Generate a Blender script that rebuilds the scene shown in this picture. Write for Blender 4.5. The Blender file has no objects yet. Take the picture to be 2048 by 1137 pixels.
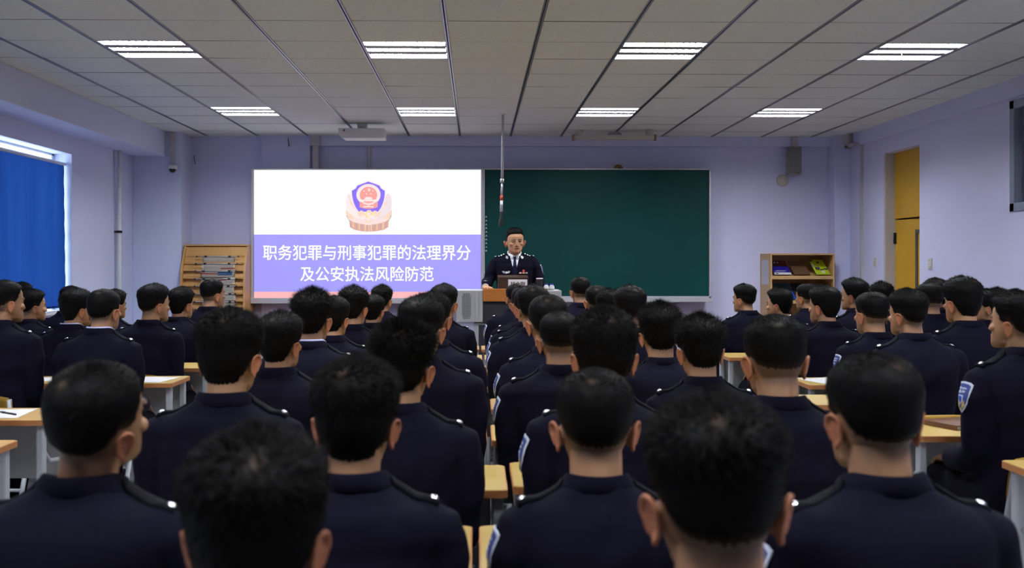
import bpy, bmesh, math, random
import numpy as np
from mathutils import Vector, Matrix, Euler
from mathutils.bvhtree import BVHTree

random.seed(7)
rng = np.random.default_rng(11)
SC = bpy.context.scene
COL = SC.collection
PI = math.pi

# ------------------------------------------------------------------ camera model
F = 2077.0
CAMZ = 1.45
HZ = 527.0
VPX = 953.0
TH = math.radians(0.95)
CX = VPX + F * math.tan(TH)

def W(px, py, d):
    """photo pixel + depth along the room -> world point"""
    u = (px - CX) / F
    v = -(py - HZ) / F
    dx = u * math.cos(TH) + math.sin(TH)
    dy = -u * math.sin(TH) + math.cos(TH)
    t = d / dy
    return Vector((t * dx, d, CAMZ + t * v))

cam_d = bpy.data.cameras.new('camera')
cam = bpy.data.objects.new('camera', cam_d)
COL.objects.link(cam)
cam.location = (0, 0, CAMZ)
cam.rotation_euler = (PI / 2, 0, -TH)
cam_d.sensor_width = 36.0
cam_d.lens = 36.0 * F / 2048.0
cam_d.shift_x = (1024 - CX) / 2048.0
cam_d.shift_y = -(568.5 - HZ) / 2048.0
cam_d.clip_start = 0.05
cam_d.dof.use_dof = True
cam_d.dof.focus_distance = 8.5
cam_d.dof.aperture_fstop = 4.5
SC.camera = cam
SC.view_settings.view_transform = 'Standard'
SC.view_settings.look = 'None'
SC.view_settings.gamma = 1.0
SC.view_settings.exposure = 0.0

# ------------------------------------------------------------------ materials
def s2l(c):
    return tuple(((x / 255.0) / 12.92 if x / 255.0 <= 0.04045 else ((x / 255.0 + 0.055) / 1.055) ** 2.4) for x in c)

def new_mat(name):
    m = bpy.data.materials.new(name)
    m.use_nodes = True
    nt = m.node_tree
    b = nt.nodes['Principled BSDF']
    return m, nt, b

def mat(name, rgb, rough=0.6, metal=0.0, noise=0.0, nscale=8.0, bump=0.0, bscale=60.0, spec=0.5, sheen=0.0, stretch=None):
    """rgb: linear albedo. noise: relative variation of the colour."""
    m, nt, b = new_mat(name)
    b.inputs['Roughness'].default_value = rough
    b.inputs['Metallic'].default_value = metal
    b.inputs['Specular IOR Level'].default_value = spec
    if sheen:
        b.inputs['Sheen Weight'].default_value = sheen
        b.inputs['Sheen Roughness'].default_value = 0.5
    b.inputs['Base Color'].default_value = (*rgb, 1)
    L = nt.links
    if noise or bump:
        tc = nt.nodes.new('ShaderNodeTexCoord')
        mp = nt.nodes.new('ShaderNodeMapping')
        if stretch:
            mp.inputs['Scale'].default_value = stretch
        L.new(tc.outputs['Object'], mp.inputs['Vector'])
    if noise:
        n = nt.nodes.new('ShaderNodeTexNoise')
        n.inputs['Scale'].default_value = nscale
        n.inputs['Detail'].default_value = 5
        L.new(mp.outputs[0], n.inputs['Vector'])
        mx = nt.nodes.new('ShaderNodeMix')
        mx.data_type = 'RGBA'
        mx.inputs['A'].default_value = (*[c * (1 - noise) for c in rgb], 1)
        mx.inputs['B'].default_value = (*[min(1, c * (1 + noise)) for c in rgb], 1)
        L.new(n.outputs['Fac'], mx.inputs['Factor'])
        L.new(mx.outputs['Result'], b.inputs['Base Color'])
    if bump:
        n2 = nt.nodes.new('ShaderNodeTexNoise')
        n2.inputs['Scale'].default_value = bscale
        n2.inputs['Detail'].default_value = 4
        L.new(mp.outputs[0], n2.inputs['Vector'])
        bp = nt.nodes.new('ShaderNodeBump')
        bp.inputs['Strength'].default_value = bump
        bp.inputs['Distance'].default_value = 0.004
        L.new(n2.outputs['Fac'], bp.inputs['Height'])
        L.new(bp.outputs[0], b.inputs['Normal'])
    return m

def emit(name, rgb, strength):
    m, nt, b = new_mat(name)
    b.inputs['Base Color'].default_value = (0.02, 0.02, 0.02, 1)
    b.inputs['Roughness'].default_value = 0.5
    b.inputs['Emission Color'].default_value = (*rgb, 1)
    b.inputs['Emission Strength'].default_value = strength
    return m

WALLC = (0.64, 0.66, 0.93)
M = {}
M['wall'] = mat('lavender wall paint', WALLC, 0.75, noise=0.05, nscale=1.5, bump=0.12, bscale=40)
M['wall_left'] = mat('pale blue wall paint', (0.64, 0.70, 0.94), 0.75, noise=0.05, nscale=1.5, bump=0.12, bscale=40)
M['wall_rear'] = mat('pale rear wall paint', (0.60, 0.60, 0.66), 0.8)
M['white'] = mat('white plastic', (0.72, 0.72, 0.72), 0.45)
M['offwhite'] = mat('aged ivory plastic', (0.55, 0.53, 0.46), 0.5, noise=0.06)
M['beige_duct'] = mat('beige cable duct', (0.50, 0.48, 0.50), 0.55)
M['grey_plastic'] = mat('grey plastic', (0.26, 0.26, 0.26), 0.55)
M['dark'] = mat('black plastic', (0.012, 0.012, 0.013), 0.45)
M['black_metal'] = mat('black metal', (0.02, 0.02, 0.02), 0.4, 0.6)
M['alu'] = mat('brushed aluminium', (0.62, 0.62, 0.66), 0.35, 0.85)
M['alu_matte'] = mat('silver painted frame', (0.50, 0.50, 0.55), 0.45, 0.3)
M['silver'] = mat('polished silver', (0.85, 0.85, 0.88), 0.22, 1.0)
M['tbar'] = mat('ceiling rail steel', (0.26, 0.26, 0.29), 0.30, 0.9)
M['tbar_x'] = mat('ceiling cross rail', (0.13, 0.13, 0.135), 0.4, 0.6)
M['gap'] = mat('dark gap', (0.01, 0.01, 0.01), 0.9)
M['floor'] = mat('grey terrazzo', (0.34, 0.34, 0.34), 0.35, noise=0.35, nscale=45)
M['platform'] = mat('dark red platform board', (0.12, 0.06, 0.04), 0.5, noise=0.2, nscale=6)
M['tile'] = None
M['board'] = mat('green chalkboard enamel', (0.004, 0.050, 0.048), 0.5, noise=0.30, nscale=1.3, spec=0.12)
M['chalk'] = mat('chalk white print', (0.55, 0.65, 0.66), 0.8)
M['door'] = mat('ochre door paint', (0.60, 0.34, 0.015), 0.45, noise=0.06, nscale=3)
M['doorgrey'] = mat('grey door glazing bead', (0.07, 0.07, 0.07), 0.4)
M['wood'] = mat('light maple veneer', (0.55, 0.34, 0.14), 0.45, noise=0.16, nscale=5, stretch=(1, 1, 12))
M['wood_rack'] = mat('honey pine', (0.56, 0.31, 0.10), 0.45, noise=0.18, nscale=4, stretch=(10, 1, 1))
M['podium_wood'] = mat('orange cherry veneer', (0.50, 0.17, 0.03), 0.38, noise=0.2, nscale=4, stretch=(1, 1, 14))
M['podium_dark'] = mat('dark blue black panel', (0.014, 0.013, 0.024), 0.5)
M['podium_grey'] = mat('grey powder coated steel', (0.42, 0.43, 0.46), 0.5, 0.1)
M['lectern_brown'] = mat('dark walnut', (0.035, 0.014, 0.008), 0.45, noise=0.3, nscale=5, stretch=(1, 1, 10))
M['desk_top'] = mat('yellow beech laminate', (0.47, 0.33, 0.10), 0.38, noise=0.10, nscale=5, stretch=(1, 12, 1))
M['desk_top2'] = mat('pale orange laminate', (0.48, 0.30, 0.11), 0.38, noise=0.10, nscale=5, stretch=(1, 12, 1))
M['desk_edge'] = mat('orange edge band', (0.44, 0.18, 0.065), 0.4)
M['steel'] = mat('pale grey painted steel tube', (0.42, 0.44, 0.49), 0.4, 0.1)
M['chairwood'] = mat('amber plywood', (0.40, 0.24, 0.03), 0.4, noise=0.12, nscale=4, stretch=(12, 1, 1))
M['paper'] = mat('white paper', (0.62, 0.62, 0.66), 0.8)
M['newsprint'] = None
M['jacket'] = mat('navy uniform wool', (0.0040, 0.0034, 0.0112), 0.9, noise=0.12, nscale=30, bump=0.25, bscale=260, spec=0.10)
M['trouser'] = mat('navy uniform trousers', (0.004, 0.004, 0.009), 0.9, bump=0.2, bscale=200, spec=0.1)
M['epaulette'] = mat('black shoulder board', (0.003, 0.003, 0.006), 0.75, spec=0.06)
M['shoe'] = mat('black leather', (0.01, 0.01, 0.01), 0.3)
M['shirt'] = mat('pale blue shirt cotton', (0.50, 0.52, 0.80), 0.8)
M['shirt_white'] = mat('white shirt cotton', (0.72, 0.73, 0.80), 0.8)
M['tie'] = mat('dark blue tie', (0.005, 0.006, 0.030), 0.6, spec=0.1)
M['patch_blue'] = mat('patch royal blue', (0.03, 0.05, 0.22), 0.7)
M['patch_white'] = mat('patch pale thread', (0.55, 0.60, 0.75), 0.7)
M['patch_gold'] = mat('patch gold thread', (0.55, 0.38, 0.10), 0.6)
M['red_pin'] = mat('red enamel', (0.5, 0.04, 0.05), 0.35)
M['brown_leather'] = mat('brown leather cover', (0.12, 0.05, 0.025), 0.5, noise=0.2)
M['blue_cap'] = mat('blue bottle cap', (0.01, 0.02, 0.35), 0.4)
M['bottle'] = mat('milky bottle plastic', (0.65, 0.68, 0.75), 0.25)
M['ink'] = mat('black ink', (0.015, 0.015, 0.02), 0.7)
M['red_print'] = mat('red newsprint', (0.5, 0.06, 0.03), 0.7)
M['blue_print'] = mat('blue newsprint', (0.10, 0.22, 0.42), 0.7)
M['mag_blue'] = mat('magazine ultramarine', (0.008, 0.004, 0.20), 0.4)
M['mag_red'] = mat('magazine maroon', (0.075, 0.009, 0.008), 0.4)
M['mag_lime'] = mat('magazine lime', (0.40, 0.52, 0.02), 0.4)
M['mag_brown'] = mat('magazine brown', (0.10, 0.05, 0.025), 0.5)
M['mag_teal'] = mat('magazine teal', (0.02, 0.075, 0.13), 0.4)
M['mag_cobalt'] = mat('magazine cobalt', (0.01, 0.06, 0.42), 0.4)
M['mag_grey'] = mat('magazine grey', (0.17, 0.15, 0.13), 0.5)
M['brass'] = mat('dull brass', (0.25, 0.18, 0.07), 0.4, 0.8)
M['win_frame'] = mat('white window frame', (0.75, 0.77, 0.80), 0.4)
M['corr_frame'] = mat('grey blue frame paint', (0.22, 0.26, 0.36), 0.5)
M['lens'] = mat('clear spectacle lens', (0.8, 0.8, 0.8), 0.05)
M['eye_white'] = mat('eye white', (0.6, 0.57, 0.55), 0.3)

def tile_mat():
    m, nt, b = new_mat('mineral fibre ceiling tile')
    L = nt.links
    tc = nt.nodes.new('ShaderNodeTexCoord')
    n = nt.nodes.new('ShaderNodeTexNoise'); n.inputs['Scale'].default_value = 48; n.inputs['Detail'].default_value = 3
    L.new(tc.outputs['Object'], n.inputs['Vector'])
    r = nt.nodes.new('ShaderNodeValToRGB')
    r.color_ramp.elements[0].position = 0.29; r.color_ramp.elements[0].color = (0.60, 0.62, 0.62, 1)
    r.color_ramp.elements[1].position = 0.36; r.color_ramp.elements[1].color = (0.765, 0.825, 0.80, 1)
    L.new(n.outputs['Fac'], r.inputs['Fac'])
    L.new(r.outputs['Color'], b.inputs['Base Color'])
    b.inputs['Roughness'].default_value = 0.9
    return m
M['tile'] = tile_mat()

def news_mat():
    m, nt, b = new_mat('newsprint columns')
    L = nt.links
    tc = nt.nodes.new('ShaderNodeTexCoord')
    w = nt.nodes.new('ShaderNodeTexWave'); w.bands_direction = 'Z'; w.inputs['Scale'].default_value = 75; w.inputs['Distortion'].default_value = 1.2
    L.new(tc.outputs['Object'], w.inputs['Vector'])
    n = nt.nodes.new('ShaderNodeTexNoise'); n.inputs['Scale'].default_value = 22
    L.new(tc.outputs['Object'], n.inputs['Vector'])
    mu = nt.nodes.new('ShaderNodeMath'); mu.operation = 'MULTIPLY'
    L.new(w.outputs['Fac'], mu.inputs[0]); L.new(n.outputs['Fac'], mu.inputs[1])
    mx = nt.nodes.new('ShaderNodeMix'); mx.data_type = 'RGBA'
    mx.inputs['A'].default_value = (0.80, 0.77, 0.70, 1); mx.inputs['B'].default_value = (0.38, 0.38, 0.39, 1)
    L.new(mu.outputs[0], mx.inputs['Factor'])
    L.new(mx.outputs['Result'], b.inputs['Base Color'])
    b.inputs['Roughness'].default_value = 0.9
    return m
M['newsprint'] = news_mat()

def blind_mat():
    m, nt, b = new_mat('blue blind cloth')
    L = nt.links
    out = nt.nodes['Material Output']
    d = nt.nodes.new('ShaderNodeBsdfDiffuse'); t = nt.nodes.new('ShaderNodeBsdfTranslucent')
    tc = nt.nodes.new('ShaderNodeTexCoord'); mp = nt.nodes.new('ShaderNodeMapping'); mp.inputs['Scale'].default_value = (1, 3.5, 0.35)
    L.new(tc.outputs['Object'], mp.inputs['Vector'])
    n = nt.nodes.new('ShaderNodeTexNoise'); n.inputs['Scale'].default_value = 2.2; n.inputs['Detail'].default_value = 3
    L.new(mp.outputs[0], n.inputs['Vector'])
    mx = nt.nodes.new('ShaderNodeMix'); mx.data_type = 'RGBA'
    mx.inputs['A'].default_value = (0.0075, 0.030, 0.15, 1); mx.inputs['B'].default_value = (0.015, 0.055, 0.215, 1)
    L.new(n.outputs['Fac'], mx.inputs['Factor'])
    L.new(mx.outputs['Result'], d.inputs['Color']); L.new(mx.outputs['Result'], t.inputs['Color'])
    s = nt.nodes.new('ShaderNodeMixShader'); s.inputs[0].default_value = 0.5
    L.new(d.outputs[0], s.inputs[1]); L.new(t.outputs[0], s.inputs[2]); L.new(s.outputs[0], out.inputs['Surface'])
    return m
M['blind'] = blind_mat()

def glass_mat():
    m, nt, b = new_mat('window glass')
    L = nt.links
    out = nt.nodes['Material Output']
    t = nt.nodes.new('ShaderNodeBsdfTransparent'); g = nt.nodes.new('ShaderNodeBsdfGlossy'); g.inputs['Roughness'].default_value = 0.03
    s = nt.nodes.new('ShaderNodeMixShader'); s.inputs[0].default_value = 0.08
    L.new(t.outputs[0], s.inputs[1]); L.new(g.outputs[0], s.inputs[2]); L.new(s.outputs[0], out.inputs['Surface'])
    return m
M['glass'] = glass_mat()

def skin_mat():
    m, nt, b = new_mat('skin')
    L = nt.links
    a = nt.nodes.new('ShaderNodeAttribute'); a.attribute_name = 'tint'
    tc = nt.nodes.new('ShaderNodeTexCoord')
    n = nt.nodes.new('ShaderNodeTexNoise'); n.inputs['Scale'].default_value = 35; n.inputs['Detail'].default_value = 4
    L.new(tc.outputs['Object'], n.inputs['Vector'])
    r = nt.nodes.new('ShaderNodeMapRange'); r.inputs['To Min'].default_value = 0.88; r.inputs['To Max'].default_value = 1.12
    L.new(n.outputs['Fac'], r.inputs['Value'])
    mx = nt.nodes.new('ShaderNodeMix'); mx.data_type = 'RGBA'; mx.blend_type = 'MULTIPLY'; mx.inputs['Factor'].default_value = 1
    L.new(a.outputs['Color'], mx.inputs['A']); L.new(r.outputs[0], mx.inputs['B'])
    L.new(mx.outputs['Result'], b.inputs['Base Color'])
    b.inputs['Roughness'].default_value = 0.55
    b.inputs['Specular IOR Level'].default_value = 0.4
    b.inputs['Subsurface Weight'].default_value = 0.12
    b.inputs['Subsurface Radius'].default_value = (0.010, 0.004, 0.002)
    b.inputs['Subsurface Scale'].default_value = 0.6
    return m
M['skin'] = skin_mat()

def hair_mat():
    m, nt, b = new_mat('black hair')
    L = nt.links
    a = nt.nodes.new('ShaderNodeAttribute'); a.attribute_name = 'tint'
    L.new(a.outputs['Color'], b.inputs['Base Color'])
    b.inputs['Roughness'].default_value = 0.6
    b.inputs['Specular IOR Level'].default_value = 0.10
    return m
M['hair'] = hair_mat()

# ------------------------------------------------------------------ mesh helpers
def add_box(bm, lo, hi, bevel=0.0, seg=2, mi=0, mtx=None):
    t = bmesh.new()
    bmesh.ops.create_cube(t, size=1.0)
    c = [(a + b) / 2 for a, b in zip(lo, hi)]
    s = [abs(b - a) for a, b in zip(lo, hi)]
    for v in t.verts:
        v.co = Vector((v.co.x * s[0] + c[0], v.co.y * s[1] + c[1], v.co.z * s[2] + c[2]))
    if bevel > 0:
        bmesh.ops.bevel(t, geom=list(t.edges), offset=min(bevel, min(s) * 0.45), segments=seg, profile=0.5, affect='EDGES')
    merge(bm, t, mi, mtx)

def merge(bm, t, mi=0, mtx=None):
    if mtx is not None:
        bmesh.ops.transform(t, matrix=mtx, verts=t.verts)
    vm = {}
    for v in t.verts:
        vm[v] = bm.verts.new(v.co)
    for f in t.faces:
        try:
            nf = bm.faces.new([vm[v] for v in f.verts])
            nf.material_index = mi
            nf.smooth = f.smooth
        except ValueError:
            pass
    t.free()

def frame_for(d, prev=None):
    d = d.normalized()
    if prev is None:
        up = Vector((0, 0, 1)) if abs(d.z) < 0.9 else Vector((0, 1, 0))
        x = up.cross(d).normalized()
    else:
        x = (prev - d * prev.dot(d))
        if x.length < 1e-6:
            return frame_for(d)
        x.normalize()
    return x, d.cross(x).normalized()

def add_tube(bm, pts, r, seg=12, mi=0, flat=1.0, round_ends=False, x0=None):
    """closed tube along pts; r: radius or list; flat: ratio of the second axis"""
    pts = [Vector(p) for p in pts]
    n = len(pts)
    rs = list(r) if isinstance(r, (list, tuple)) else [r] * n
    if round_ends:
        d0 = (pts[0] - pts[1]).normalized(); d1 = (pts[-1] - pts[-2]).normalized()
        a, b = rs[0], rs[-1]
        pts = [pts[0] + d0 * a * 0.85, pts[0] + d0 * a * 0.5] + pts + [pts[-1] + d1 * b * 0.5, pts[-1] + d1 * b * 0.85]
        rs = [a * 0.45, a * 0.85] + rs + [b * 0.85, b * 0.45]
        n = len(pts)
    rings = []
    prev = x0
    for i in range(n):
        d = (pts[min(i + 1, n - 1)] - pts[max(i - 1, 0)])
        x, y = frame_for(d, prev)
        prev = x
        ring = []
        for k in range(seg):
            a = 2 * PI * k / seg
            ring.append(bm.verts.new(pts[i] + x * (rs[i] * math.cos(a)) + y * (rs[i] * flat * math.sin(a))))
        rings.append(ring)
    for i in range(n - 1):
        for k in range(seg):
            f = bm.faces.new((rings[i][k], rings[i][(k + 1) % seg], rings[i + 1][(k + 1) % seg], rings[i + 1][k]))
            f.material_index = mi; f.smooth = True
    f = bm.faces.new(list(reversed(rings[0]))); f.material_index = mi
    f = bm.faces.new(rings[-1]); f.material_index = mi

def add_cyl(bm, p0, p1, r, seg=20, mi=0):
    add_tube(bm, [p0, p1], r, seg, mi)

def add_lathe(bm, prof, c=(0, 0, 0), seg=24, mi=0, axis='Z'):
    """prof: (radius, height) list; closed by caps"""
    rings = []
    for r, h in prof:
        ring = []
        for k in range(seg):
            a = 2 * PI * k / seg
            x, y = max(r, 1e-4) * math.cos(a), max(r, 1e-4) * math.sin(a)
            p = (x, y, h) if axis == 'Z' else ((x, -h, y) if axis == 'Y' else (h, x, y))
            ring.append(bm.verts.new((p[0] + c[0], p[1] + c[1], p[2] + c[2])))
        rings.append(ring)
    for i in range(len(rings) - 1):
        for k in range(seg):
            f = bm.faces.new((rings[i][k], rings[i][(k + 1) % seg], rings[i + 1][(k + 1) % seg], rings[i + 1][k]))
            f.material_index = mi; f.smooth = True
    for ring in (rings[0], rings[-1]):
        f = bm.faces.new(ring); f.material_index = mi

def add_prism(bm, poly, o, ux, uy, un, depth, mi=0):
    """polygon (list of 2-D) in plane o + ux*a + uy*b, extruded along un by depth"""
    o, ux, uy, un = Vector(o), Vector(ux), Vector(uy), Vector(un)
    a = [bm.verts.new(o + ux * p[0] + uy * p[1]) for p in poly]
    b = [bm.verts.new(o + ux * p[0] + uy * p[1] + un * depth) for p in poly]
    n = len(poly)
    fs = [bm.faces.new(list(reversed(a))), bm.faces.new(b)]
    for k in range(n):
        fs.append(bm.faces.new((a[k], a[(k + 1) % n], b[(k + 1) % n], b[k])))
    for f in fs:
        f.material_index = mi

def add_ellipsoid(bm, c, r, seg=20, rings=12, mtx=None, mi=0):
    t = bmesh.new()
    bmesh.ops.create_uvsphere(t, u_segments=seg, v_segments=rings, radius=1.0)
    for v in t.verts:
        v.co = Vector((v.co.x * r[0], v.co.y * r[1], v.co.z * r[2]))
    for f in t.faces:
        f.smooth = True
    m = Matrix.Translation(Vector(c)) @ (mtx if mtx is not None else Matrix.Identity(4))
    merge(bm, t, mi, m)

def add_loft(bm, rings, seg=40, mi=0, n=2.2):
    """rings: (z, rx, yfront, yback[, xc]) super-ellipse sections, horizontal"""
    rs = []
    for R in rings:
        z, rx, yf, yb = R[:4]
        yc = (yf + yb) / 2; ry = (yf - yb) / 2
        ring = []
        for k in range(seg):
            a = 2 * PI * k / seg
            ca, sa = math.cos(a), math.sin(a)
            e = 2.0 / n
            x = math.copysign(abs(ca) ** e, ca) * rx
            y = math.copysign(abs(sa) ** e, sa) * ry + yc
            ring.append(bm.verts.new((x, y, z)))
        rs.append(ring)
    for i in range(len(rs) - 1):
        for k in range(seg):
            f = bm.faces.new((rs[i][k], rs[i][(k + 1) % seg], rs[i + 1][(k + 1) % seg], rs[i + 1][k]))
            f.smooth = True; f.material_index = mi
    f = bm.faces.new(list(reversed(rs[0]))); f.material_index = mi
    f = bm.faces.new(rs[-1]); f.material_index = mi

def mesh_of(bm, name, mats, smooth=None):
    bmesh.ops.recalc_face_normals(bm, faces=bm.faces)
    me = bpy.data.meshes.new(name)
    bm.to_mesh(me); bm.free()
    for m in (mats if isinstance(mats, (list, tuple)) else [mats]):
        me.materials.append(m)
    if smooth is not None:
        me.polygons.foreach_set('use_smooth', [smooth] * len(me.polygons))
    return me

def obj(name, bm, mats, parent=None, world=False, smooth=None):
    """link a bmesh as ONE object; world=True: the coordinates are world ones, moved into the parent's space"""
    if world and parent is not None:
        mw = Matrix.Identity(4); p = parent
        while p is not None:
            mw = p.matrix_basis @ mw; p = p.parent
        bmesh.ops.transform(bm, matrix=mw.inverted(), verts=bm.verts)
    o = bpy.data.objects.new(name, mesh_of(bm, name, mats, smooth))
    COL.objects.link(o)
    if parent is not None:
        o.parent = parent
    return o

def inst(name, me, parent=None):
    o = bpy.data.objects.new(name, me); COL.objects.link(o)
    if parent is not None:
        o.parent = parent
    return o

def tag(o, label=None, cat=None, group=None, kind=None):
    if label: o['label'] = label
    if cat: o['category'] = cat
    if group: o['group'] = group
    if kind: o['kind'] = kind
    return o

def thing(name, label, cat, loc=(0, 0, 0), rz=0.0, group=None, scale=1.0):
    o = bpy.data.objects.new(name, None); COL.objects.link(o)
    o.empty_display_size = 0.1
    o.location = loc; o.rotation_euler = (0, 0, rz); o.scale = (scale,) * 3
    return tag(o, label, cat, group)

def struct(name, bm, mats, label=None, parent=None, world=False):
    o = obj(name, bm, mats, parent, world)
    if parent is None:
        tag(o, label, None, None, 'structure')
    return o

def remesh(bm, voxel, smooth=4, factor=0.5):
    """union of closed shapes as one continuous surface"""
    bmesh.ops.recalc_face_normals(bm, faces=bm.faces)
    me = bpy.data.meshes.new('tmp'); bm.to_mesh(me); bm.free()
    o = bpy.data.objects.new('tmp', me); COL.objects.link(o)
    r = o.modifiers.new('r', 'REMESH'); r.mode = 'VOXEL'; r.voxel_size = voxel; r.use_smooth_shade = True
    if smooth:
        s = o.modifiers.new('s', 'SMOOTH'); s.factor = factor; s.iterations = smooth
    dg = bpy.context.evaluated_depsgraph_get(); dg.update()
    out = bpy.data.meshes.new_from_object(o.evaluated_get(dg), depsgraph=dg)
    bpy.data.objects.remove(o); bpy.data.meshes.remove(me)
    return out

def co_of(me):
    a = np.empty(len(me.vertices) * 3, np.float32); me.vertices.foreach_get('co', a)
    return a.reshape(-1, 3)

def set_co(me, a):
    me.vertices.foreach_set('co', np.ascontiguousarray(a, np.float32).ravel()); me.update()

def bvh_of(me):
    return BVHTree.FromPolygons([v.co for v in me.vertices], [tuple(p.vertices) for p in me.polygons])

def text_bm(body, size=1.0, bold=0.0, extrude=0.0):
    cu = bpy.data.curves.new('txt', 'FONT'); cu.body = body; cu.size = size; cu.offset = bold; cu.extrude = extrude
    cu.align_x = 'CENTER'; cu.align_y = 'CENTER'; cu.resolution_u = 3
    o = bpy.data.objects.new('txt', cu); COL.objects.link(o)
    dg = bpy.context.evaluated_depsgraph_get(); dg.update()
    me = bpy.data.meshes.new_from_object(o.evaluated_get(dg), depsgraph=dg)
    b = bmesh.new(); b.from_mesh(me)
    bpy.data.objects.remove(o); bpy.data.curves.remove(cu); bpy.data.meshes.remove(me)
    xs = [v.co.x for v in b.verts]; ys = [v.co.y for v in b.verts]
    return b, (min(xs), max(xs), min(ys), max(ys))

def sstep(a, b, x):
    t = np.clip((x - a) / (b - a), 0, 1)
    return t * t * (3 - 2 * t)
# ------------------------------------------------------------------ room shell
XL, XR, YF, YR, ZC = -3.95, 4.42, 12.45, -3.4, 2.963
T = 0.22
bm = bmesh.new(); add_box(bm, (XL - .4, YR - T, -.1), (XR + .4, YF + T, 0)); struct('floor', bm, M['floor'], 'grey speckled classroom floor under the desks')
bm = bmesh.new(); add_box(bm, (XL - T, YF, 0), (XR + T, YF + T, ZC + .2)); struct('wall_front', bm, M['wall'], 'lavender front wall behind the screen and chalkboard')
bm = bmesh.new(); add_box(bm, (XL - T, YR - T, 0), (XR + T, YR, ZC + .2)); struct('wall_back', bm, M['wall_rear'], 'pale wall at the back of the classroom')
# left wall with a window opening
WY0, WY1, WZ0, WZ1 = 7.30, 10.2, 0.97, 2.515
bm = bmesh.new()
add_box(bm, (XL - T, YR, 0), (XL, WY0, ZC + .2)); add_box(bm, (XL - T, WY1, 0), (XL, YF, ZC + .2))
add_box(bm, (XL - T, WY0, 0), (XL, WY1, WZ0)); add_box(bm, (XL - T, WY0, WZ1), (XL, WY1, ZC + .2))
struct('wall_left', bm, M['wall_left'], 'pale blue window wall with a blue blind')
# right wall with door and high corridor window
DY0, DY1, DZ = 10.29, 11.2, 2.64
KY0, KY1, KZ0, KZ1 = 6.6, 8.52, 1.876, 2.79
bm = bmesh.new()
add_box(bm, (XR, YR, 0), (XR + T, KY0, ZC + .2)); add_box(bm, (XR, KY1, 0), (XR + T, DY0, ZC + .2)); add_box(bm, (XR, DY1, 0), (XR + T, YF, ZC + .2))
add_box(bm, (XR, DY0, DZ), (XR + T, DY1, ZC + .2))
add_box(bm, (XR, KY0, 0), (XR + T, KY1, KZ0)); add_box(bm, (XR, KY0, KZ1), (XR + T, KY1, ZC + .2))
struct('wall_right', bm, M['wall'], 'lavender side wall with the yellow door')
# beams and columns
bm = bmesh.new(); add_box(bm, (XL, YR, 2.68), (-3.57, 12.03, ZC + .1), .006); struct('trim_1', bm, M['wall_left'], 'boxed lavender beam running above the window')
bm = bmesh.new(); add_box(bm, (XL, 12.0, 0), (-3.397, YF, ZC + .05), .006); struct('trim_2', bm, M['wall_left'], 'pale blue corner column beside the newspaper rack')
bm = bmesh.new(); add_box(bm, (-2.555, 12.375, 0), (-1.976, YF, ZC + .05), .004); struct('trim_3', bm, M['wall'], 'shallow lavender column behind the screen')
bm = bmesh.new(); add_box(bm, (-1.976, 12.355, 2.847), (4.235, YF, ZC + .05), .004); struct('trim_4', bm, M['wall'], 'shallow beam along the top of the front wall')
bm = bmesh.new(); add_box(bm, (4.235, 12.2, 0), (XR, YF, ZC + .05), .006); struct('trim_5', bm, M['wall'], 'lavender corner column beside the magazine shelf')
bm = bmesh.new(); add_box(bm, (4.385, YR, 2.81), (XR, 12.2, ZC + .05), .006); struct('trim_6', bm, M['wall'], 'shallow lavender beam along the top of the door wall')
bm = bmesh.new(); add_box(bm, (-2.75, 9.35, 0), (3.1, YF - .003, .12), .008); struct('trim_7', bm, M['platform'], 'low platform under the lectern console')
# ceiling: tiles with small gaps, hung in a grid of rails
GX0, GY0, TS = 0.404, 6.49, 0.6
LX = [-2.596, -0.796, 1.004, 2.804]
LY = [1.09, 4.09, 7.09, 10.09]
xs = sorted([GX0 + TS * k for k in range(-8, 8) if -3.57 < GX0 + TS * k < XR - .02])
ys = sorted([GY0 + TS * k for k in range(-17, 11) if YR < GY0 + TS * k < YF - .02])
bm = bmesh.new()
xe = [-3.57] + xs + [XR]; ye = [YR] + ys + [YF]
lit = set()
for lx in LX:
    for ly in LY:
        lit.add((round(lx, 2), round(ly, 2)))
for i in range(len(xe) - 1):
    for j in range(len(ye) - 1):
        if (round(xe[i], 2), round(ye[j], 2)) in lit:
            continue
        g = 0.004
        x0, x1, y0, y1 = xe[i] + g, xe[i + 1] - g, ye[j] + g, ye[j + 1] - g
        if x1 - x0 < .02 or y1 - y0 < .02: continue
        dz = [random.uniform(-.0015, .0025) for _ in range(4)]
        add_box(bm, (x0, y0, ZC), (x1, y1, ZC + .015))
        vs = bm.verts; vs.ensure_lookup_table()
        for v in vs[-8:]:
            if v.co.z < ZC + .007:
                v.co.z += dz[(v.co.x > (x0 + x1) / 2) + 2 * (v.co.y > (y0 + y1) / 2)]
add_box(bm, (XL, YR, ZC + .16), (XR, YF, ZC + .18), mi=1)
ceiling = struct('ceiling', bm, [M['tile'], M['gap']], 'grey mineral fibre ceiling tiles in a rail grid')
bm = bmesh.new()
for x in xs:
    add_box(bm, (x - .0145, YR, ZC - .004), (x - .0035, YF - .1, ZC + .02), .001, 1)
    add_box(bm, (x + .0035, YR, ZC - .004), (x + .0145, YF - .1, ZC + .02), .001, 1)
    add_box(bm, (x - .004, YR, ZC + .004), (x + .004, YF - .1, ZC + .02), mi=1)
struct('rail_grid', bm, [M['tbar'], M['gap']], parent=ceiling)
bm = bmesh.new()
for y in ys:
    add_box(bm, (-3.57, y - .0045, ZC + .0005), (XR, y + .0045, ZC + .02))
struct('cross_rail', bm, M['tbar_x'], parent=ceiling)

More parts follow.
